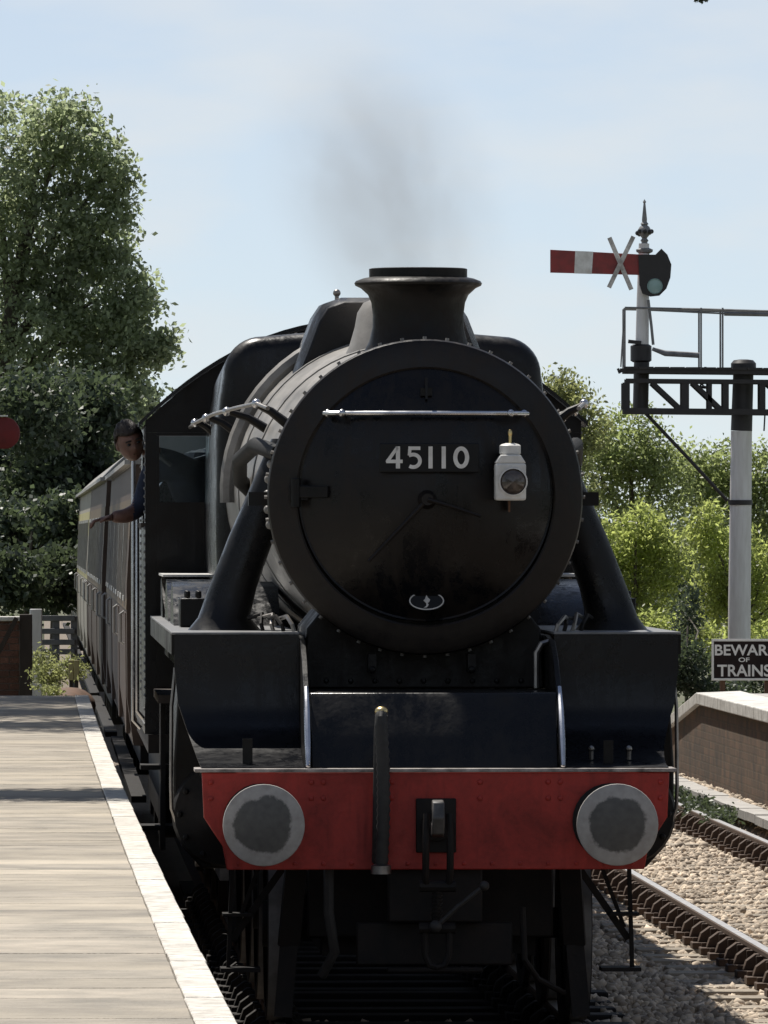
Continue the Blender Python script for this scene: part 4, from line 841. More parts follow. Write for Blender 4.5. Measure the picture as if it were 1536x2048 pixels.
# ------------------------------------------------------------------ driver leaning out of the cab
def skin_body(name, joints, edges, parent, mats, zone, sub=2):
    me = bpy.data.meshes.new(name); me.from_pydata([j[0] for j in joints], edges, [])
    o = bpy.data.objects.new(name, me); C.objects.link(o)
    sm = o.modifiers.new('skin', 'SKIN'); sm.use_smooth_shade = True
    if not me.skin_vertices: 
        bpy.context.view_layer.objects.active = o
    for i, j in enumerate(joints):
        r = j[1]; me.skin_vertices[0].data[i].radius = r if isinstance(r, tuple) else (r, r)
    me.skin_vertices[0].data[0].use_root = True
    ss = o.modifiers.new('sub', 'SUBSURF'); ss.levels = sub; ss.render_levels = sub
    dg = bpy.context.evaluated_depsgraph_get(); m2 = bpy.data.meshes.new_from_object(o.evaluated_get(dg)); bpy.data.objects.remove(o)
    m2.name = name
    for m in mats: m2.materials.append(m)
    for p in m2.polygons: p.material_index = zone(p.center); p.use_smooth = True
    o = bpy.data.objects.new(name, m2); C.objects.link(o)
    if parent: o.parent = parent
    return o
drv = empty('person', loco.matrix_basis @ Vector((-0.98, 10.55, 1.50)), YAW)
tag(drv, 'person in dark blue overalls leaning out of the cab window with forearm on the sill', 'person')
J = [((0.10, 0.22, 0.92), (0.15, 0.12)),      # 0 pelvis
     ((0.04, 0.12, 1.12), (0.15, 0.11)),      # 1 waist
     ((-0.06, 0.02, 1.30), (0.17, 0.12)),     # 2 chest
     ((-0.17, -0.06, 1.43), (0.13, 0.10)),    # 3 upper chest
     ((-0.28, -0.10, 1.475), 0.055),          # 4 neck
     ((-0.36, -0.13, 1.52), 0.062),           # 5 skull base
     ((0.05, 0.05, 1.42), (0.085, 0.08)),     # 6 near shoulder (inside)
     ((0.16, -0.08, 1.22), 0.062),            # 7 elbow inside
     ((0.02, -0.25, 1.10), 0.042),            # 8 wrist inside
     ((-0.30, 0.02, 1.36), (0.085, 0.08)),    # 9 outer shoulder
     ((-0.38, -0.10, 1.13), 0.056),           # 10 outer elbow
     ((-0.46, -0.17, 1.092), 0.048),          # 11 forearm
     ((-0.555, -0.20, 1.085), 0.036),          # 12 wrist
     ((0.20, 0.24, 0.86), 0.11), ((0.22, 0.14, 0.48), 0.075), ((0.22, 0.24, 0.09), 0.055), ((0.22, 0.10, 0.045), 0.045),
     ((0.00, 0.24, 0.86), 0.11), ((-0.02, 0.14, 0.48), 0.075), ((-0.02, 0.26, 0.09), 0.055), ((-0.02, 0.12, 0.045), 0.045)]
E = [(0,1),(1,2),(2,3),(3,4),(4,5),(2,6),(6,7),(7,8),(3,9),(9,10),(10,11),(11,12),(0,13),(13,14),(14,15),(15,16),(0,17),(17,18),(18,19),(19,20)]
def zone(c):
    if c.x < -0.41 and c.z < 1.25: return 1
    if (c - Vector((-0.36, -0.13, 1.52))).length < 0.125: return 1
    return 0
body = skin_body('body', J, E, drv, [M['overall'], M['skin']], zone)
# head: shaped sphere with brow, nose, mouth, ears; joined into the body mesh
def head_mesh():
    bm = bmesh.new(); bmesh.ops.create_uvsphere(bm, u_segments=32, v_segments=24, radius=1.0)
    for v in bm.verts:
        x, y, z = v.co; 
        sxw = 0.081*(1.0-0.10*max(0, -z)**1.5); v.co = Vector((x*sxw, y*0.098, z*0.116))
        px_, py_, pz_ = v.co
        if py_ < 0:                                           # face looks towards -y
            f = max(0, -y)
            v.co.y += 0.012*f*math.exp(-((pz_-0.012)/0.016)**2)*math.exp(-((abs(px_)-0.032)/0.018)**2)*1.2      # eye sockets
            v.co.y -= 0.026*math.exp(-((pz_+0.018)/0.022)**2)*math.exp(-(px_/0.013)**2)*f                   # nose
            v.co.y -= 0.008*math.exp(-((pz_-0.034)/0.010)**2)*math.exp(-(px_/0.05)**2)*f                    # brow
            v.co.y -= 0.007*math.exp(-((pz_+0.058)/0.010)**2)*math.exp(-(px_/0.022)**2)*f                   # lips
            v.co.y -= 0.010*math.exp(-((pz_+0.098)/0.018)**2)*math.exp(-(px_/0.03)**2)*f                    # chin
    for sx in (-1, 1):
        e = bmesh.ops.create_uvsphere(bm, u_segments=10, v_segments=8, radius=1.0)
        for v in e['verts']: v.co = Vector((sx*0.078+v.co.x*0.012, 0.012+v.co.y*0.022, -0.002+v.co.z*0.034))
    return bm
hm = Matrix.Translation((-0.435, -0.17, 1.545)) @ Matrix.Rotation(math.radians(14), 4, 'Z') @ Matrix.Rotation(math.radians(-17), 4, 'Y') @ Matrix.Rotation(math.radians(10), 4, 'X')
bmh = head_mesh(); bmh.transform(hm)
for f in bmh.faces: f.smooth = True; f.material_index = 1
bmb = bmesh.new(); bmb.from_mesh(body.data); tmp = bpy.data.meshes.new('tmp'); bmh.to_mesh(tmp); bmb.from_mesh(tmp)
# hand on the outer arm: palm and five bent fingers
def finger(bm, base, dirs, lens_, r0):
    q = MB(); pts = [Vector(base)]; 
    for dv, L in zip(dirs, lens_): pts.append(pts[-1]+Vector(dv).normalized()*L)
    q.tube(pts, [r0, r0*0.95, r0*0.85, r0*0.6][:len(pts)], 8); me = bpy.data.meshes.new('t'); me.from_pydata(q.v, [], q.f)
    for p in me.polygons: p.material_index = 1; p.use_smooth = True
    bm.from_mesh(me)
pm = MB().rings([[(-0.545-0.02*k, -0.205+0.001*k+w*math.cos(2*PI*j/10), 1.085-0.004*k+h*math.sin(2*PI*j/10)) for j in range(10)] for k, (w, h) in enumerate(((0.028, 0.024), (0.036, 0.02), (0.042, 0.018), (0.043, 0.016), (0.040, 0.013)))])
me = bpy.data.meshes.new('t'); me.from_pydata(pm.v, [], pm.f)
for p in me.polygons: p.material_index = 1; p.use_smooth = True
bmb.from_mesh(me)
for k, L in enumerate((0.85, 1.0, 0.93, 0.75)):
    finger(bmb, (-0.62, -0.233+0.019*k, 1.070), ((-1, 0, -0.25), (-0.6, 0, -0.8), (-0.1, 0, -1)), (0.042*L, 0.028*L, 0.022*L), 0.0095)
finger(bmb, (-0.57, -0.242, 1.078), ((-0.7, -0.7, -0.2), (-0.9, -0.2, -0.5)), (0.036, 0.03), 0.011)
bmb.to_mesh(body.data); bmb.free(); bmh.free()
hb_ = bmesh.new(); bmesh.ops.create_uvsphere(hb_, u_segments=32, v_segments=20, radius=1.0)
for v in list(hb_.verts):
    x, y, z = v.co; k = 1.10 + 0.08*math.sin(13*x+5*z)*math.sin(11*y+2)
    v.co = Vector((x*0.083*k, y*0.104*k+0.008, z*0.128*k+0.006))
bmesh.ops.delete(hb_, geom=[v for v in hb_.verts if v.co.z < (0.055 if v.co.y < -0.03 else (0.055-(v.co.y+0.03)*1.3 if v.co.y < 0.05 else -0.055))], context='VERTS')
hb_.transform(hm); mh = bpy.data.meshes.new('hair'); hb_.to_mesh(mh); hb_.free(); mh.materials.append(M['hair'])
for p in mh.polygons: p.use_smooth = True
ho = bpy.data.objects.new('hair', mh); C.objects.link(ho); ho.parent = drv; so_ = ho.modifiers.new('s', 'SOLIDIFY'); so_.thickness = 0.012
for sx in (-1, 1):
    ey = MB().sphere((0, 0, 0), (0.014, 0.006, 0.008), 10, 7).build('eye', M['coachglass'], drv); ey.matrix_local = hm @ Matrix.Translation((sx*0.031, -0.086, 0.010))
    eb = MB().bar((-0.02, 0, 0), (0.02, 0, 0.002), 0.012, 0.009).build('eyebrow', M['hair'], drv, bevel=0.003); eb.matrix_local = hm @ Matrix.Translation((sx*0.033, -0.094, 0.031))
mo = MB().bar((-0.022, 0, 0), (0.022, 0, 0), 0.008, 0.006).build('mouth', M['rust'], drv, bevel=0.002); mo.matrix_local = hm @ Matrix.Translation((0, -0.092, -0.057))
MB().tube([(-0.18, -0.19, 1.405), (-0.235, -0.20, 1.45), (-0.28, -0.175, 1.475), (-0.31, -0.12, 1.47), (-0.31, -0.05, 1.44)], [0.012, 0.016, 0.016, 0.016, 0.012], 8).build('shirt_collar', M['grey'], drv)

# ------------------------------------------------------------------ tender
ten = empty('tender', loco.matrix_basis @ Vector((0, 12.15, 0)), YAW); tag(ten, 'black coal tender coupled behind the locomotive cab', 'tender')
MB().prism([(-1.30,1.2),(-1.30,2.55),(-1.26,2.72),(-1.12,2.90),(1.12,2.90),(1.26,2.72),(1.30,2.55),(1.30,1.2)], 0.1, 6.3, 'Y').build('tank', M['black_gloss'], ten, smooth=50)
MB().box(-1.28, 1.28, 0.0, 6.45, 1.08, 1.199).build('tender_frame', M['under'], ten)
rv = MB()
for y in np.arange(0.16, 6.3, 0.10): rv.sphere((-1.30, y, 1.26), 0.010, 6, 4); rv.sphere((-1.30, y, 2.52), 0.010, 6, 4)
for z in np.arange(1.3, 2.5, 0.06): rv.sphere((-1.30, 0.14, z), 0.012, 6, 4); rv.sphere((-1.30, 6.2, z), 0.010, 6, 4)
stuff(rv.build('rivets', M['grey'], ten))
MB().tube([(-1.31, 0.06, 1.3), (-1.35, 0.06, 1.35), (-1.35, 0.06, 2.6), (-1.31, 0.06, 2.65)], 0.014, 8).build('handrail', M['steel'], ten)
cm_ = MB()
for k in range(260):
    x, y = random.uniform(-1.0, 1.0), random.uniform(0.4, 4.2); z = 2.85+0.28*(1-(x/1.1)**2)*math.sin(PI*y/5)+random.uniform(-.05, .05); s_ = random.uniform(0.05, 0.12)
    cm_.sphere((x, y, z), (s_*random.uniform(.7, 1.2), s_, s_*random.uniform(.6, 1.1)), 6, 4)
stuff(cm_.build('coal_load', M['coal'], ten, smooth=0))
def axle_set(parent, y, r, hw=1.0, nm='wheel'):
    for sx in (-1, 1):
        o = MB().lathe([(0.0,-0.02),(r-0.08,-0.02),(r-0.07,-0.06),(r+0.025,-0.06),(r+0.025,-0.03),(r,-0.02),(r,0.065),(r-0.07,0.065),(r-0.08,0.02),(0.0,0.02)], (0, 0, 0), 'X', 24).build(nm, M['under'], parent)
        o.location = (sx*0.755, y, r); o.rotation_euler = (0, 0, 0 if sx > 0 else PI)
        MB().box(sx*hw-0.08, sx*hw+0.08, y-0.14, y+0.14, r-0.14, r+0.14).build('axlebox', M['under'], parent, bevel=0.02)
for y in (1.0, 3.2, 5.4): axle_set(ten, y, 0.65, 1.12)
MB().box(-1.2, -1.17, 0.3, 6.2, 0.62, 1.08).box(1.17, 1.2, 0.3, 6.2, 0.62, 1.08).build('axle_guards', M['under'], ten)

# ------------------------------------------------------------------ coaches
def coach_profile(y):
    pts = [(-1.30, 1.0), (-1.345, 1.35), (-1.35, 2.2), (-1.30, 3.12)]; return [(x, y, z) for x, z in pts+[(-x, z) for x, z in pts[::-1]]]
def make_coach(upper, lower, label):
    c = empty('railway_coach', (0, 0, 0), YAW); tag(c, label, 'railway coach', 'coaches behind the tender'); Lc = 19.4
    MB().rings([coach_profile(0.0), coach_profile(Lc)]).build('body', lower, c, smooth=20)
    xs = np.linspace(-1.33, 1.33, 21)
    MB().rings([[(x, y, 3.16+0.66*(1-(abs(x)/1.33)**2.3)) for x in xs]+[(1.30, y, 3.121), (-1.30, y, 3.121)] for y in (-0.02, Lc+0.02)]).build('roof', M['roof'], c, smooth=50)
    MB().box(-1.365, -1.325, 0, Lc, 3.12, 3.155).box(1.325, 1.365, 0, Lc, 3.12, 3.155).build('gutter', M['gunmetal'], c, smooth=0)
    # waist panel on the platform side
    MB().add([(-1.353, 0.05, 2.02), (-1.353, Lc-0.05, 2.02), (-1.318, Lc-0.05, 2.86), (-1.318, 0.05, 2.86), (-1.33, 0.05, 2.02), (-1.33, Lc-0.05, 2.02), (-1.29, Lc-0.05, 2.86), (-1.29, 0.05, 2.86)],
             ((0,1,2,3),(4,7,6,5),(0,4,5,1),(1,5,6,2),(2,6,7,3),(3,7,4,0))).build('waist_panel', upper, c, smooth=0)
    for k in range(9):
        y = 1.1+k*2.05; w = 1.35 if k % 2 else 0.95
        fr = MB(); m = Matrix.Translation((-1.337, y, 2.42)) @ Matrix.Rotation(math.atan(0.042), 4, 'Y')
        fr.box(-0.012, 0.010, 0, w, 0.30, 0.34, m); fr.box(-0.012, 0.010, 0, w, -0.34, -0.30, m); fr.box(-0.012, 0.010, 0, 0.04, -0.299, 0.299, m); fr.box(-0.012, 0.010, w-0.04, w, -0.299, 0.299, m)
        f = fr.build('window', M['gunmetal'], c, smooth=0)
        MB().box(-0.004, 0.008, 0.041, w-0.041, -0.299, 0.299, m).build('pane', M['coachglass'], f, smooth=0)
    for y in (0.45, 6.0, 13.0, 18.7):
        dd = MB().add([(-1.349, y, 1.08), (-1.349, y+0.7, 1.08), (-1.3565, y+0.7, 2.0), (-1.3565, y, 2.0), (-1.32, y, 1.08), (-1.32, y+0.7, 1.08), (-1.32, y+0.7, 2.0), (-1.32, y, 2.0)], ((0,1,2,3),(4,7,6,5),(0,4,5,1),(1,5,6,2),(2,6,7,3),(3,7,4,0))).build('door', lower, c, smooth=0, bevel=0.004)
        MB().tube([(-1.355, y+0.75, 1.75), (-1.385, y+0.75, 1.77), (-1.385, y+0.75, 1.98), (-1.355, y+0.75, 2.0)], 0.012, 6).build('door_handle', M['gunmetal'], dd)
    MB().box(-1.25, 1.25, 0.05, Lc-0.05, 0.86, 0.999).box(-1.31, -1.20, 0.6, Lc-0.6, 0.55, 0.60).box(-0.9, 0.9, 7.0, 12.0, 0.42, 0.859).build('underframe', M['under'], c, smooth=0)
    for y in (2.6, 16.8):
        b = MB().box(-1.05, -0.98, y-1.6, y+1.6, 0.40, 0.70).box(0.98, 1.05, y-1.6, y+1.6, 0.40, 0.70).box(-1.0, 1.0, y-0.25, y+0.25, 0.50, 0.8595).build('bogie', M['under'], c, smooth=0)
        for yy in (y-1.25, y+1.25): axle_set(b, yy, 0.46, 1.03)
    MB().box(-0.5, 0.5, -0.28, 0.0, 1.1, 3.25).build('gangway', M['under'], c, smooth=0)
    return c
c1 = make_coach(M['brown'], M['maroon'], 'brown and maroon coach immediately behind the black tender')
names = ['second coach from the tender, brown with grey roof', 'third coach of the train, cream upper panels over pale lower sides', 'fourth coach of the train, cream upper panels beside the bushy tree',
         'fifth coach of the train, cream upper panels catching the sun', 'last coach of the train at the far left end']
c1.location = (AX(61.6), 61.6, 0); c1.scale = (1, 1, 0.955); cc_ = None
for i, nm in enumerate(names):
    d = 61.6 + 19.85*(i+1)
    if i == 0: o = copy_tree(c1)
    elif cc_ is None: o = cc_ = make_coach(M['cream'], M['litlower'], nm)
    else: o = copy_tree(cc_)
    o['label'] = nm; o.location = (AX(d)-0.0018*(d-60), d, 0); o.scale = (1, 1, 0.955); o.rotation_euler = (0, 0, math.atan(0.0418))

# ------------------------------------------------------------------ bracket signal
SD = 105.0
sig = empty('semaphore_signal', (P(1478, 0, SD).x, SD, 0.0)); tag(sig, 'bracket semaphore signal with red white-striped arm crossed out by two white laths', 'railway signal')
sb = Vector(sig.location)
def S(px, py, dd=0.0): return P(px, py, SD) + Vector((0, dd, 0)) - sb
def SB(mb, name, m, parent=None, **k): return mb.build(name, m, parent or sig, **k)
SB(MB().tube([S(1477, 1470), S(1479, 1200), S(1483, 862)], [0.142, 0.138, 0.130], 16), 'post', M['postwhite'])
up_ = SB(MB().tube([S(1483, 861.5), S(1487, 735)], [0.132, 0.125], 16), 'post_top', M['sigblack'])
MB().lathe([(0.13,-0.03),(0.155,-0.02),(0.155,0.05),(0.12,0.09),(0.05,0.10),(0,0.10)], S(1487, 735), 'Z', 16).build('cap', M['sigblack'], up_)
SB(MB().tube([S(1456, 1004), S(1500, 1006)], 0.0, 8).lathe([(0.139,-0.03),(0.15,-0.03),(0.15,0.03),(0.139,0.03)], S(1480.5, 1005), 'Z', 16), 'clamp_band', M['sigblack'])
SB(MB().tube([S(1287, 822), S(1375, 915), S(1455, 1002)], 0.022, 8), 'stay_rod', M['sigblack'])
for dd in (-0.32, 0.32):
    fx = MB(); fx.bar(S(1246, 742, dd), S(1740, 747, dd), 0.07, 0.06); fx.bar(S(1250, 762, dd), S(1740, 766, dd), 0.05, 0.05); fx.bar(S(1246, 822, dd), S(1740, 827, dd), 0.07, 0.07)
    tr_ = SB(fx, 'truss', M['sigblack'])
    for px in (1251, 1369, 1450, 1523, 1600, 1680): MB().bar(S(px, 766, dd), S(px, 819, dd), 0.09 if px in (1251, 1369) else 0.07, 0.03, up=(0, 1, 0)).build('upright', M['sigblack'], tr_)
    for a, b in ((1303, 1360), (1384, 1440), (1532, 1592)): MB().bar(S(a, 766, dd), S(b, 819, dd), 0.055, 0.03, up=(0, 1, 0)).build('diagonal', M['sigblack'], tr_)
    MB().tube([S(1412+9*math.cos(t), 770+5*math.sin(t), dd) for t in np.linspace(0, 2*PI, 13)], 0.012, 6).bar(S(1418, 766, dd), S(1418, 819, dd), 0.05, 0.03, up=(0, 1, 0)).build('ring_bracket', M['sigblack'], tr_)
for k in range(16):
    px = 1246 + k*31
    SB(MB().box(0, 0.175, -0.38, 0.38, 0, 0.03, Matrix.Translation(S(px, 739+k*0.3))), 'deck_board', M['sigblack'])
rl = MB()
for dd in (-0.36, 0.36):
    rl.tube([S(1248, 617, dd), S(1400, 620, dd), S(1740, 630, dd)], 0.014, 6); 
    for px in (1248, 1400, 1443, 1600): rl.tube([S(px, 617 if px < 1500 else 625, dd), S(px, 740, dd)], 0.012, 6)
rl.tube([S(1300, 622, -0.36), S(1450, 629, -0.36)], 0.010, 6); rl.tube([S(1446, 629, -0.36), S(1740, 634, -0.36)], 0.026, 6)
rl.tube([S(1247, 620, -0.36), S(1240, 735, -0.36)], 0.009, 6)
SB(rl, 'railing', M['grey'])
SB(MB().bar(S(1238, 742, -0.38), S(1250, 742, -0.38), 0.03, 0.05).bar(S(1234, 738, -0.38), S(1238, 748, -0.38), 0.03, 0.03), 'end_stop', M['sigblack'])
dl_ = SB(MB().tube([S(1284, 700), S(1286, 590), S(1288, 487)], [0.085, 0.078, 0.066], 12), 'doll_post', M['postwhite'])
MB().tube([S(1281, 822), S(1283, 735), S(1284, 699)], [0.098, 0.098, 0.095], 12).build('doll_base', M['sigblack'], dl_)
MB().lathe([(0.10,-0.12),(0.13,-0.10),(0.13,0.08),(0.10,0.10)], S(1282, 705), 'Z', 12, True).bar(S(1256, 683, -0.08), S(1282, 686, -0.08), 0.05, 0.045).build('clamp', M['sigblack'], dl_)
MB().lathe([(0.075,-0.15),(0.095,-0.13),(0.07,-0.10),(0.06,-0.02),(0.10,0.0),(0.105,0.03),(0.06,0.05),(0.035,0.12),(0.05,0.14),(0.03,0.17),(0.055,0.20),(0.085,0.23),(0.088,0.26),(0.06,0.31),(0.035,0.33),(0.05,0.345),(0.03,0.37),(0.032,0.40),(0.012,0.60),(0.022,0.615),(0.0,0.65)], S(1289, 504, 0), 'Z', 16).build('finial', M['grey'], dl_)
fn = MB()
for k in range(8): a = k*PI/4; fn.sphere(S(1289, 465)+Vector((0.085*math.cos(a), 0.085*math.sin(a), random.uniform(-.02, .02))), 0.03, 6, 5)
fn.build('finial_crown', M['sigblack'], dl_)
# arm with stripe and spectacle
arm = SB(MB().prism([tuple(S(*q)[i] for i in (0, 2)) for q in ((1100, 500), (1100, 546), (1290, 551), (1320, 553), (1326, 530), (1318, 512), (1290, 510))], -0.14, -0.125, 'Y'), 'signal_arm', M['sigred'], smooth=0, bevel=0.004)
MB().prism([tuple(S(*q)[i] for i in (0, 2)) for q in ((1150, 502.5), (1148, 547.6), (1183, 548.6), (1186, 504))], -0.145, -0.1405, 'Y').build('stripe', M['white'], arm, smooth=0)
sp = MB(); ctr = S(1308, 556)
outer = [tuple(S(*q)[i] for i in (0, 2)) for q in ((1276, 510), (1310, 510), (1322, 498), (1334, 510), (1342, 530), (1340, 556), (1332, 578), (1318, 592), (1300, 594), (1284, 588), (1278, 570))]
sp.prism(outer, -0.165, -0.146, 'Y'); spo = SB(sp, 'spectacle', M['sigblack'], smooth=0)
MB().lathe([(0.0,-0.005),(0.06,-0.004),(0.082,0.0),(0.09,-0.012),(0.096,0.0)], S(1309, 573, -0.167), 'Y', 20).build('spectacle_lens', M['lens'], spo)
for (a, b) in (((1218, 476), (1262, 580)), ((1266, 474), (1217, 576))):
    SB(MB().bar(S(*a, -0.165 if a[0] < 1250 else -0.19), S(*b, -0.165 if a[0] < 1250 else -0.19), 0.055, 0.02, up=(0, 1, 0)), 'crossed_lath', M['weathered'])
SB(MB().tube([S(1296, 600, -0.1), S(1302, 650, -0.1), S(1306, 690, -0.1)], 0.018, 6).tube([S(1304, 698, -0.1), S(1330, 707, -0.1), S(1398, 711, -0.1)], [0.022, 0.036, 0.034], 8), 'operating_rod', M['grey'])
MB().bar(S(1412, 742, 0.2), S(1412, 733, 0.2), 0.03, 0.03).build('weight_bracket', M['sigblack'], sig)
SB(MB().tube([S(1530, 826), S(1528, 862)], 0.01, 6), 'signal_wire', M['sigblack'])
ladder = MB()
for dx in (-0.15, 0.15): ladder.bar(Vector((0.55+dx, 0.5, 0.0)), Vector((0.75+dx, 0.5, 4.4)), 0.04, 0.02)
for k in range(15): ladder.bar(Vector((0.41+0.2*k/15, 0.5, 0.3*k+0.15)), Vector((0.71+0.2*k/15, 0.5, 0.3*k+0.15)), 0.02, 0.02)
SB(ladder, 'ladder', M['sigblack'])

# warning sign past the platform ramp
WD = 96.0
sgn = empty('warning_sign', (P(1490, 0, WD).x, WD, 0.0)); tag(sgn, 'dark sign lettered BEWARE OF TRAINS with white border beside the white signal post', 'sign')
wb = Vector(sgn.location)
def Wp(px, py, dd=0): return P(px, py, WD)+Vector((0, dd, 0))-wb
A = Wp(1423, 1278); B = Wp(1557, 1361)
sp_ = MB().box(A.x, B.x, 0, 0.02, B.z, A.z).build('sign_plate', M['signplate'], sgn, bevel=0.004)
bd = MB(); w = 0.026
bd.box(A.x, B.x, -0.012, -0.0005, A.z-w, A.z); bd.box(A.x, B.x, -0.012, -0.0005, B.z, B.z+w); bd.box(A.x, A.x+w, -0.012, -0.0005, B.z+w, A.z-w); bd.box(B.x-w, B.x, -0.012, -0.0005, B.z+w, A.z-w)
bd.build('border', M['signwhite'], sp_, smooth=0, bevel=0.003)
def text(body_, cx, cz, h, width, parent, m, name='lettering'):
    cu = bpy.data.curves.new('t', 'FONT'); cu.body = body_; cu.size = 1; cu.extrude = 0.02; cu.align_x = 'CENTER'; cu.offset = 0.022
    o = bpy.data.objects.new('t', cu); C.objects.link(o); bpy.context.view_layer.update()
    me = bpy.data.meshes.new_from_object(o.evaluated_get(bpy.context.evaluated_depsgraph_get())); bpy.data.objects.remove(o)
    co = np.array([v.co for v in me.vertices]); lo, hi = co.min(0), co.max(0)
    for v in me.vertices:
        x, y, z = v.co; v.co = ((x-(lo[0]+hi[0])/2)/(hi[0]-lo[0])*width, -z*0.25, (y-lo[1])/(hi[1]-lo[1])*h)
    me.materials.clear(); me.materials.append(m); q_ = bpy.data.objects.new(name, me); C.objects.link(q_); q_.parent = parent; q_.location = (cx, -0.006, cz); return q_
cx = (A.x+B.x)/2; pm_ = WD/F
text('BEWARE', cx, Wp(0, 1311).z, 22*pm_, 121*pm_, sp_, M['signwhite']); text('OF', Wp(1488, 0).x, Wp(0, 1324).z, 9*pm_, 22*pm_, sp_, M['signwhite']); text('TRAINS', Wp(1488, 0).x, Wp(0, 1353).z, 24*pm_, 107*pm_, sp_, M['signwhite'])
MB().bar((cx-0.25, 0.05, -0.5), (cx-0.25, 0.05, A.z-0.05), 0.06, 0.05).bar((cx+0.25, 0.05, -0.5), (cx+0.25, 0.05, A.z-0.05), 0.06, 0.05).build('sign_post', M['rust'], sgn)

# ------------------------------------------------------------------ left end of the platform: pillar, gate, tub, boards
BD = 97.0
bp_ = empty('brick_pillar', (P(8, 0, BD).x, BD, 0.5)); tag(bp_, 'reddish brown brick pier at the left beyond the platform end', 'pillar'); bb = Vector(bp_.location)
x0 = P(-60, 0, BD).x-bb.x; x1 = P(42, 0, BD).x-bb.x; zt = P(0, 1236, BD).z-bb.z
MB().box(x0+0.012, x1-0.012, 0.012, 0.45, -0.4, zt-0.04).build('core', M['mortar'], bp_, smooth=0)
nb = None
z = -0.1; row = 0
while z < zt-0.06:
    xx = x0 - (0.115 if row % 2 else 0)
    while xx < x1-0.02:
        a, b = max(xx, x0), min(xx+0.215, x1)
        if b-a > 0.04: MB().box(a, b, random.uniform(-.004, .004), 0.1, z, z+0.065).build('brick', M['brick'], bp_, smooth=0)
        xx += 0.225
    z += 0.075; row += 1
MB().box(x0-0.04, x1+0.05, -0.05, 0.5, zt-0.035, zt+0.015).build('cap_stone', M['stonecap'], bp_, bevel=0.01)
tp = empty('timber_post', (P(54, 0, BD).x, BD-0.3, 0.5)); tag(tp, 'dark timber post right against the brick pier', 'post')
MB().box(-0.07, 0.07, -0.07, 0.07, -0.3, P(0, 1228, BD).z-0.5).build('post', M['timber'], tp, bevel=0.01); MB().bar((-0.10, -0.08, 0.72+0.3), (-0.45, -0.08, 0.35), 0.10, 0.05).build('brace', M['timber'], tp)
gp = empty('gate_post', (P(72, 0, 100).x, 100, 0.5)); tag(gp, 'pale grey-white square gate post beside the dark rail fence', 'post')
MB().box(-0.07, 0.07, -0.07, 0.07, -0.2, P(0, 1218, 100).z-0.5).prism([(-0.075,-0.0),(0.075,0.0),(0,0.05)], -0.075, 0.075, 'Y').build('post', M['postwhite'], gp, bevel=0.01)
gp.children[0].data.transform(Matrix.Translation((0, 0, 0)))
fe = empty('rail_fence', (P(110, 0, 101).x, 101, 0.5)); tag(fe, 'low grey rail fence between white gate post and coaches', 'fence')
fb = Vector(fe.location)
for py in (1236, 1262, 1284, 1303): 
    zz = P(0, py, 101).z-0.5; MB().box(P(82, 0, 101).x-fb.x, P(150, 0, 101).x-fb.x, -0.02, 0.02, zz-0.035, zz+0.03).build('rail', M['oldgrey'], fe, bevel=0.006)
for px in (112, 148): MB().box(P(px, 0, 101).x-fb.x-0.04, P(px, 0, 101).x-fb.x+0.04, 0.021, 0.08, -0.3, P(0, 1232, 101).z-0.5).build('post', M['oldgrey'], fe, bevel=0.006)
tub = empty('flower_tub', (P(98, 0, 88).x, 88, 0.55)); tag(tub, 'small white flower tub on the ground past the platform end', 'flower tub')
MB().lathe([(0.0,0.0),(0.09,0.0),(0.125,0.22),(0.135,0.22),(0.135,0.25),(0.118,0.25),(0.11,0.2),(0.0,0.2)], (0, 0, 0), 'Z', 20).build('tub', M['white'], tub)
stuff(leaves('plants', [((tub.location.x, 88, 0.86), (0.12, 0.12, 0.08), 260, 0.4)], M['leaf_weed'], tub, (0.03, 0.06), twig=0.04, base=tuple(tub.location)))
for k, (px, lab) in enumerate(((142, 'left of two short yellowish marker boards among weeds by the coaches'), (153, 'right of two short yellowish marker boards among weeds by the coaches'))):
    o = MB().box(-0.028, 0.028, -0.015, 0.015, 0.0, 0.22).build('marker_board', M['yellow'], None, bevel=0.005); o.location = (P(px, 0, 94).x, 94, 0.86); tag(o, lab, 'board', 'yellow marker boards')
    q = MB().box(-0.02, 0.02, 0.016, 0.04, -0.5, 0.15).build('stake', M['timber'], o)
mound = MB().sphere((0, 0, 0), (0.28, 0.8, 0.20), 18, 10).build('soil_mound', M['rust'], None); mound.location = (P(140, 0, 92).x, 92, 0.62); tag(mound, 'brown soil heap next to the white flower tub', 'soil heap')
# round red board at the left frame edge
rd = empty('round_red_sign', (P(-40, 0, 96).x, 96, 0.5)); tag(rd, 'round dark red board on a bracket post before the dark trees at far left', 'sign'); rb = Vector(rd.location)
c_ = P(8, 866, 96)-rb
MB().lathe([(0.0,-0.03),(0.165,-0.03),(0.18,-0.02),(0.18,0.02),(0.0,0.02)], c_, 'Y', 28).build('disc', M['discred'], rd)
MB().box(c_.x-0.09, c_.x+0.04, -0.06, 0.05, c_.z+0.185, c_.z+0.20).build('hood', M['white'], rd)
MB().bar((0, 0.06, -0.4), (0, 0.06, c_.z+0.3), 0.08, 0.08).bar((0, 0.06, c_.z), (c_.x, 0.06, c_.z), 0.04, 0.04).build('post', M['sigblack'], rd)

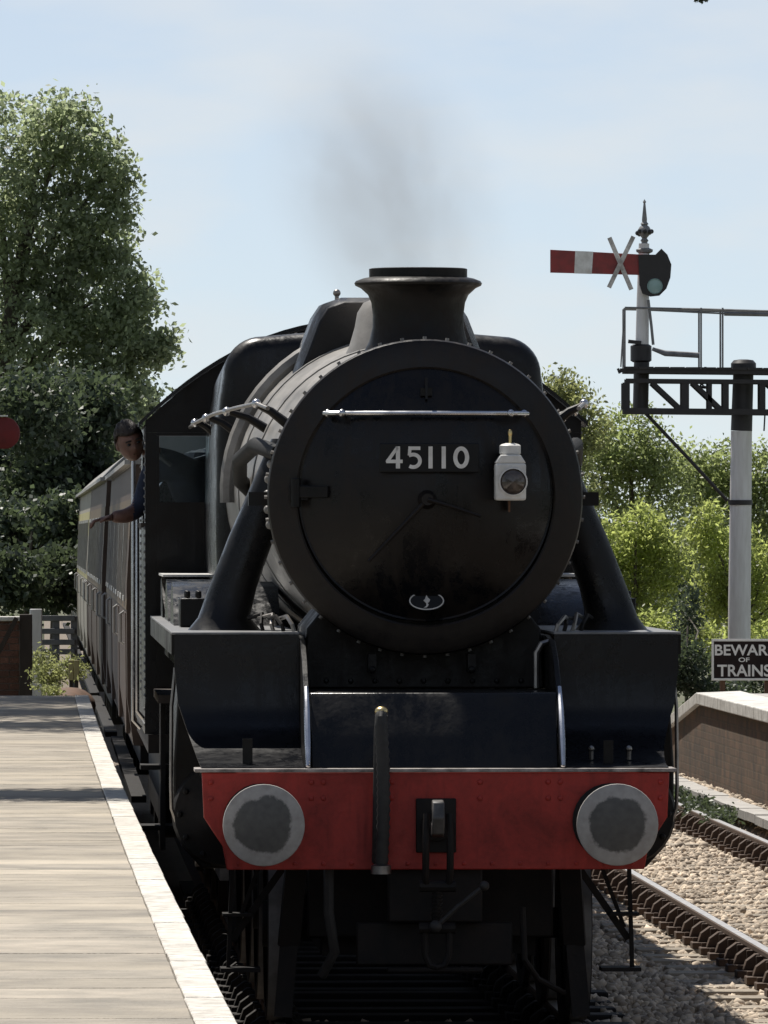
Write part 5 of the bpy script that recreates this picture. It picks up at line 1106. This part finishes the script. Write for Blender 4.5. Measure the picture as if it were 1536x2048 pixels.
# ------------------------------------------------------------------ smoke above the chimney
def smoke():
    e = MB().sphere((0, 0, 0), (1, 1, 1), 24, 16).build('smoke', bpy.data.materials.new('smoke_volume'), None)
    e.location = P(772, 392, 45.3); e.scale = (0.70, 0.7, 1.05); e.rotation_euler = (0, math.radians(-24), 0)
    m = e.data.materials[0]; m.use_nodes = True; n = m.node_tree.nodes; l = m.node_tree.links
    n.remove(n['Principled BSDF']); o = n['Material Output']; v = n.new('ShaderNodeVolumePrincipled')
    v.inputs['Color'].default_value = (0.40, 0.36, 0.33, 1); v.inputs['Anisotropy'].default_value = 0.2
    t = n.new('ShaderNodeTexCoord'); ns = n.new('ShaderNodeTexNoise'); ns.inputs['Scale'].default_value = 1.9; ns.inputs['Detail'].default_value = 6; ns.inputs['Roughness'].default_value = 0.62; ns.inputs['Distortion'].default_value = 0.9
    l.new(t.outputs['Object'], ns.inputs['Vector'])
    ln = n.new('ShaderNodeVectorMath'); ln.operation = 'LENGTH'; l.new(t.outputs['Object'], ln.inputs[0])
    fo = n.new('ShaderNodeMapRange'); fo.interpolation_type = 'SMOOTHSTEP'; fo.inputs['From Min'].default_value = 0.1; fo.inputs['From Max'].default_value = 1.0; fo.inputs['To Min'].default_value = 1; fo.inputs['To Max'].default_value = 0
    l.new(ln.outputs['Value'], fo.inputs['Value'])
    nr = n.new('ShaderNodeMapRange'); nr.inputs['From Min'].default_value = 0.30; nr.inputs['From Max'].default_value = 0.72; nr.inputs['To Max'].default_value = 1.45
    l.new(ns.outputs['Fac'], nr.inputs['Value'])
    mu = n.new('ShaderNodeMath'); mu.operation = 'MULTIPLY'; l.new(fo.outputs[0], mu.inputs[0]); l.new(nr.outputs[0], mu.inputs[1])
    l.new(mu.outputs[0], v.inputs['Density']); l.new(v.outputs[0], o.inputs['Volume'])
    stuff(e); return e
smoke()

# ------------------------------------------------------------------ trees and bushes
def px_clump(px, py, d, rpx, rpy, n, shell=0.35, depth=None):
    c = P(px, py, d); k = d/F; return (tuple(c), (rpx*k, depth or (rpx+rpy)*0.5*k, rpy*k), n, shell)
TD = 135.0
tree('tall_tree', 'tall broad leafy tree at left rising above the coaches', 'tree', (P(-60, 0, TD).x, TD, 0.5),
     [px_clump(-20, 310, TD, 150, 140, 5200), px_clump(130, 270, TD, 95, 85, 3400), px_clump(215, 345, TD, 52, 70, 1700, 0.2), px_clump(60, 470, TD, 130, 110, 5200),
      px_clump(190, 480, TD, 90, 70, 2600, 0.2), px_clump(240, 420, TD, 38, 45, 700, 0.1), px_clump(170, 600, TD, 110, 90, 4200), px_clump(275, 600, TD, 50, 60, 1300, 0.1), px_clump(40, 660, TD, 150, 120, 5600),
      px_clump(230, 700, TD, 105, 80, 4200), px_clump(325, 690, TD, 34, 40, 700, 0.1), px_clump(120, 800, TD, 150, 90, 4800), px_clump(240, 800, TD, 75, 60, 2200),
      px_clump(-120, 480, TD, 150, 200, 3000), px_clump(-80, 800, TD, 160, 130, 3600), px_clump(145, 375, TD, 45, 35, 500, 0.0), px_clump(50, 890, TD, 120, 60, 2600), px_clump(200, 860, TD, 80, 50, 1800)],
     M['leaf_tree'], r0=0.20, size=(0.045, 0.14), aspect=0.6, twig=0.11)
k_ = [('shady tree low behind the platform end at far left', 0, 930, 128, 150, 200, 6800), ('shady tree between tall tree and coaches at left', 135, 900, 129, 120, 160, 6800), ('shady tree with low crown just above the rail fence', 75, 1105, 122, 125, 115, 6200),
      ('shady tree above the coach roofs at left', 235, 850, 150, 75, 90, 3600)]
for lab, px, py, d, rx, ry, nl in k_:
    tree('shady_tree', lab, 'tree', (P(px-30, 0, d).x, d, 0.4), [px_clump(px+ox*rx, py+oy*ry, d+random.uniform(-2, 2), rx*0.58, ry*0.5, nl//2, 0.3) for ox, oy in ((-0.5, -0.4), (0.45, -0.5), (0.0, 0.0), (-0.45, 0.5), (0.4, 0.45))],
         M['leaf_shaded'], 'dark trees behind the coaches', r0=0.07, size=(0.06, 0.15), aspect=0.6, twig=0.15)
# right-hand bushes
tree('tree_top_bush', 'pale green bushy tree just right of the smokebox, top lit by sun', 'bush', (P(1120, 0, 116).x, 116, -0.5),
     [px_clump(1125, 800, 116, 62, 55, 2600, 0.2), px_clump(1100, 870, 116, 90, 80, 2400), px_clump(1165, 860, 116, 50, 60, 1400, 0.2), px_clump(1120, 1000, 116, 100, 100, 2200)], M['leaf_weed'], 'bushes beyond the right platform', r0=0.10, size=(0.045, 0.085), twig=0.09)
tree('olive_bush', 'large olive green bush under the signal bracket', 'bush', (P(1270, 0, 119).x, 119, -0.5),
     [px_clump(1250, 895, 119, 85, 80, 3600, 0.25), px_clump(1200, 945, 119, 75, 85, 2800, 0.25), px_clump(1320, 940, 119, 75, 85, 3200, 0.25), px_clump(1260, 1040, 119, 120, 90, 3400)], M['leaf_olive'], 'bushes beyond the right platform', r0=0.10, size=(0.045, 0.085), twig=0.09)
tree('grey_bush', 'grey-green bush at right behind the white signal post', 'bush', (P(1450, 0, 124).x, 124, -0.5),
     [px_clump(1400, 965, 124, 70, 75, 2600, 0.2), px_clump(1470, 955, 124, 70, 75, 2600, 0.2), px_clump(1540, 960, 124, 70, 80, 2600, 0.2), px_clump(1440, 1060, 124, 130, 80, 3400), px_clump(1570, 1080, 124, 100, 90, 2000)], M['leaf_olive'], 'bushes beyond the right platform', r0=0.10, size=(0.05, 0.09), twig=0.10)
tree('bright_bush', 'bright yellow-green sunlit bush between locomotive and signal post', 'bush', (P(1270, 0, 110).x, 110, -0.5),
     [px_clump(1240, 1105, 110, 60, 75, 2800, 0.25), px_clump(1293, 1060, 110, 40, 60, 1900, 0.2), px_clump(1330, 1120, 110, 45, 70, 2000, 0.25), px_clump(1195, 1150, 110, 50, 70, 2000), px_clump(1270, 1180, 110, 95, 80, 3600, 0.25), px_clump(1250, 1290, 110, 100, 60, 2200), px_clump(1320, 1270, 108, 50, 45, 1400)], M['leaf_bright'], 'bushes beyond the right platform', r0=0.07, size=(0.05, 0.10), aspect=0.36, twig=0.09)
tree('bright_bush', 'bright leafy bush directly behind the warning sign and white post', 'bush', (P(1450, 0, 111).x, 111, -0.5),
     [px_clump(1412, 1065, 111, 36, 65, 1900, 0.2), px_clump(1475, 1125, 111, 62, 75, 2400, 0.25), px_clump(1430, 1190, 111, 50, 75, 2400, 0.25), px_clump(1520, 1170, 111, 60, 90, 2600, 0.25), px_clump(1440, 1290, 109, 90, 40, 2200), px_clump(1540, 1285, 109, 60, 40, 1300), px_clump(1590, 1190, 111, 60, 90, 1600)], M['leaf_bright'], 'bushes beyond the right platform', r0=0.07, size=(0.05, 0.10), aspect=0.36, twig=0.09)
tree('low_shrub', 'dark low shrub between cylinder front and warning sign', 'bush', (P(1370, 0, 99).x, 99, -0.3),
     [px_clump(1375, 1330, 99, 42, 60, 2000, 0.3), px_clump(1330, 1350, 99, 40, 60, 1300, 0.3), px_clump(1430, 1385, 99, 60, 30, 1200, 0.3), px_clump(1375, 1230, 104, 24, 70, 900, 0.3)], M['leaf_shaded'], 'bushes beyond the right platform', r0=0.04, size=(0.04, 0.075), twig=0.07)
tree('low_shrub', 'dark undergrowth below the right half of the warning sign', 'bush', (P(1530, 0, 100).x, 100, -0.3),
     [px_clump(1510, 1375, 100, 70, 36, 1600, 0.3), px_clump(1590, 1340, 100, 60, 70, 1600, 0.3)], M['leaf_shaded'], 'bushes beyond the right platform', r0=0.04, size=(0.04, 0.075), twig=0.07)
# trees beside the platform just out of the frame: they shade it
tree('platform_tree', 'slender tree beside the platform left of the frame, shading a strip of paving', 'tree', (-7.0, 56.5, 0.8),
     [((-3.7, 55.2, 7.3), (1.9, 1.2, 0.7), 9000, 0.1), ((-6.6, 55.6, 7.6), (1.6, 1.4, 1.2), 2400, 0.1)], M['leaf_dark'], 'trees beside the platform', r0=0.13, size=(0.09, 0.16), aspect=0.6, twig=0.16)
tree('platform_tree', 'spreading tree beside the far end of the platform, left of the frame', 'tree', (-9.0, 81, 0.8),
     [((-5.1, 75.0, 9.3), (2.1, 2.5, 1.3), 7000, 0.1), ((-5.2, 80.0, 9.6), (2.3, 2.7, 1.4), 14000, 0.1), ((-5.4, 86.0, 9.9), (2.3, 3.4, 1.5), 17000, 0.1), ((-8.8, 80, 9.4), (2.5, 4, 1.5), 2600, 0.1)], M['leaf_dark'], 'trees beside the platform', r0=0.24, size=(0.10, 0.18), aspect=0.6, twig=0.22)
tip = P(1410, 0, 60)
tree('overhanging_tree', 'tree right of the track whose lowest twig dips into the top right corner', 'tree', (7.2, 61, 0.0),
     [((5.6, 60.5, 8.6), (2.2, 2.0, 1.2), 3200, 0.2), ((tip.x+0.4, 60.2, 8.2), (0.8, 0.5, 0.4), 900, 0.2)], M['leaf_dark'], None, r0=0.18, size=(0.035, 0.065), aspect=0.6, twig=0.05, per=20)
ot = [o for o in bpy.data.objects if o.name == 'overhanging_tree'][0]; ob = Vector(ot.location)
MB().tube([Vector((tip.x+0.3, 60.1, 8.1))-ob, Vector((tip.x+0.12, 60.0, 7.0))-ob, tip+Vector((0.01, 0, 0.06))-ob], [0.02, 0.012, 0.004], 6).build('twig', M['bark'], ot)
leaves('twig_leaves', [((tip.x, 60, tip.z+0.045), (0.075, 0.06, 0.05), 260, 0.0), ((tip.x+0.08, 60, 6.6), (0.15, 0.12, 0.25), 500, 0.1)], M['leaf_dark'], ot, (0.03, 0.055), 0.6, 0.012, 20, base=tuple(ob))
# far wood closing the view; added unseen tree rows darken the loco front
cl = []
for k in range(70):
    x = -75+150*k/69; 
    d = 260+random.uniform(0, 25); h = random.uniform(2.5, 4.5); cl.append(((x, d, h*0.55-0.5), (3.2, 3, h*0.62), 700, 0.3))
for k in range(22):  # unseen trees added behind the camera to darken the loco front
    x = -34+68*k/21; d = -26+random.uniform(-4, 4); h = random.uniform(11, 15); cl.append(((x, d, h*0.5-0.3), (3.2, 2.6, h*0.55), 900, 0.3))
for k in range(20):  # unseen rows added along both sides to cut light on the loco
    d = -22+random.uniform(-1, 1)+5.2*k; h = random.uniform(10, 14)
    if d < 66: cl.append(((-13.5+random.uniform(-1, 1), d, h*0.5), (2.3, 3.0, h*0.52), 800, 0.3))
    cl.append(((11.5+random.uniform(-1, 1), d, h*0.5), (2.3, 3.0, h*0.52), 800, 0.3))
stuff(leaves('wood_and_shade_rows', cl, M['leaf_dark'], None, (0.3, 0.55), 0.7, 0.5, 26))
# weeds
wp = [(1372, 1590, 84, 'dark weed clump furthest along the trough, beside the buffer beam end'), (1425, 1602, 80.5, 'dark weed clump near the middle of the concrete trough'), (1478, 1617, 77.5, 'dark weed clump below the brick wall face, second from right edge'), (1520, 1632, 75.2, 'dark weed clump next to the far rail at right frame edge')]
for px, py, d, lab in wp:
    c = Vector((EDR(d)-0.50, d, -0.05)); e = empty('weed_clump', (c.x, d, c.z-0.12)); tag(e, lab, 'weeds', 'weeds beside the trough')
    leaves('foliage', [((c.x, d, c.z+0.04), (0.09, 0.5, 0.06), 1000, 0.1), ((c.x-0.07, d-0.8, c.z+0.02), (0.10, 0.4, 0.05), 700, 0.1), ((c.x-0.02, d+0.9, c.z+0.02), (0.08, 0.4, 0.05), 500, 0.1)], M['leaf_shaded'], e, (0.025, 0.06), 0.5, 0.045, 18, 0.5, base=tuple(e.location))
cl = [px_clump(100, 1350, 93, 34, 20, 900, 0.2), px_clump(142, 1335, 97, 20, 26, 700, 0.2), px_clump(80, 1325, 98, 18, 22, 500, 0.2)]
stuff(leaves('weeds', cl, M['leaf_weed'], None, (0.03, 0.08), 0.35, 0.07, 20, 0.3))
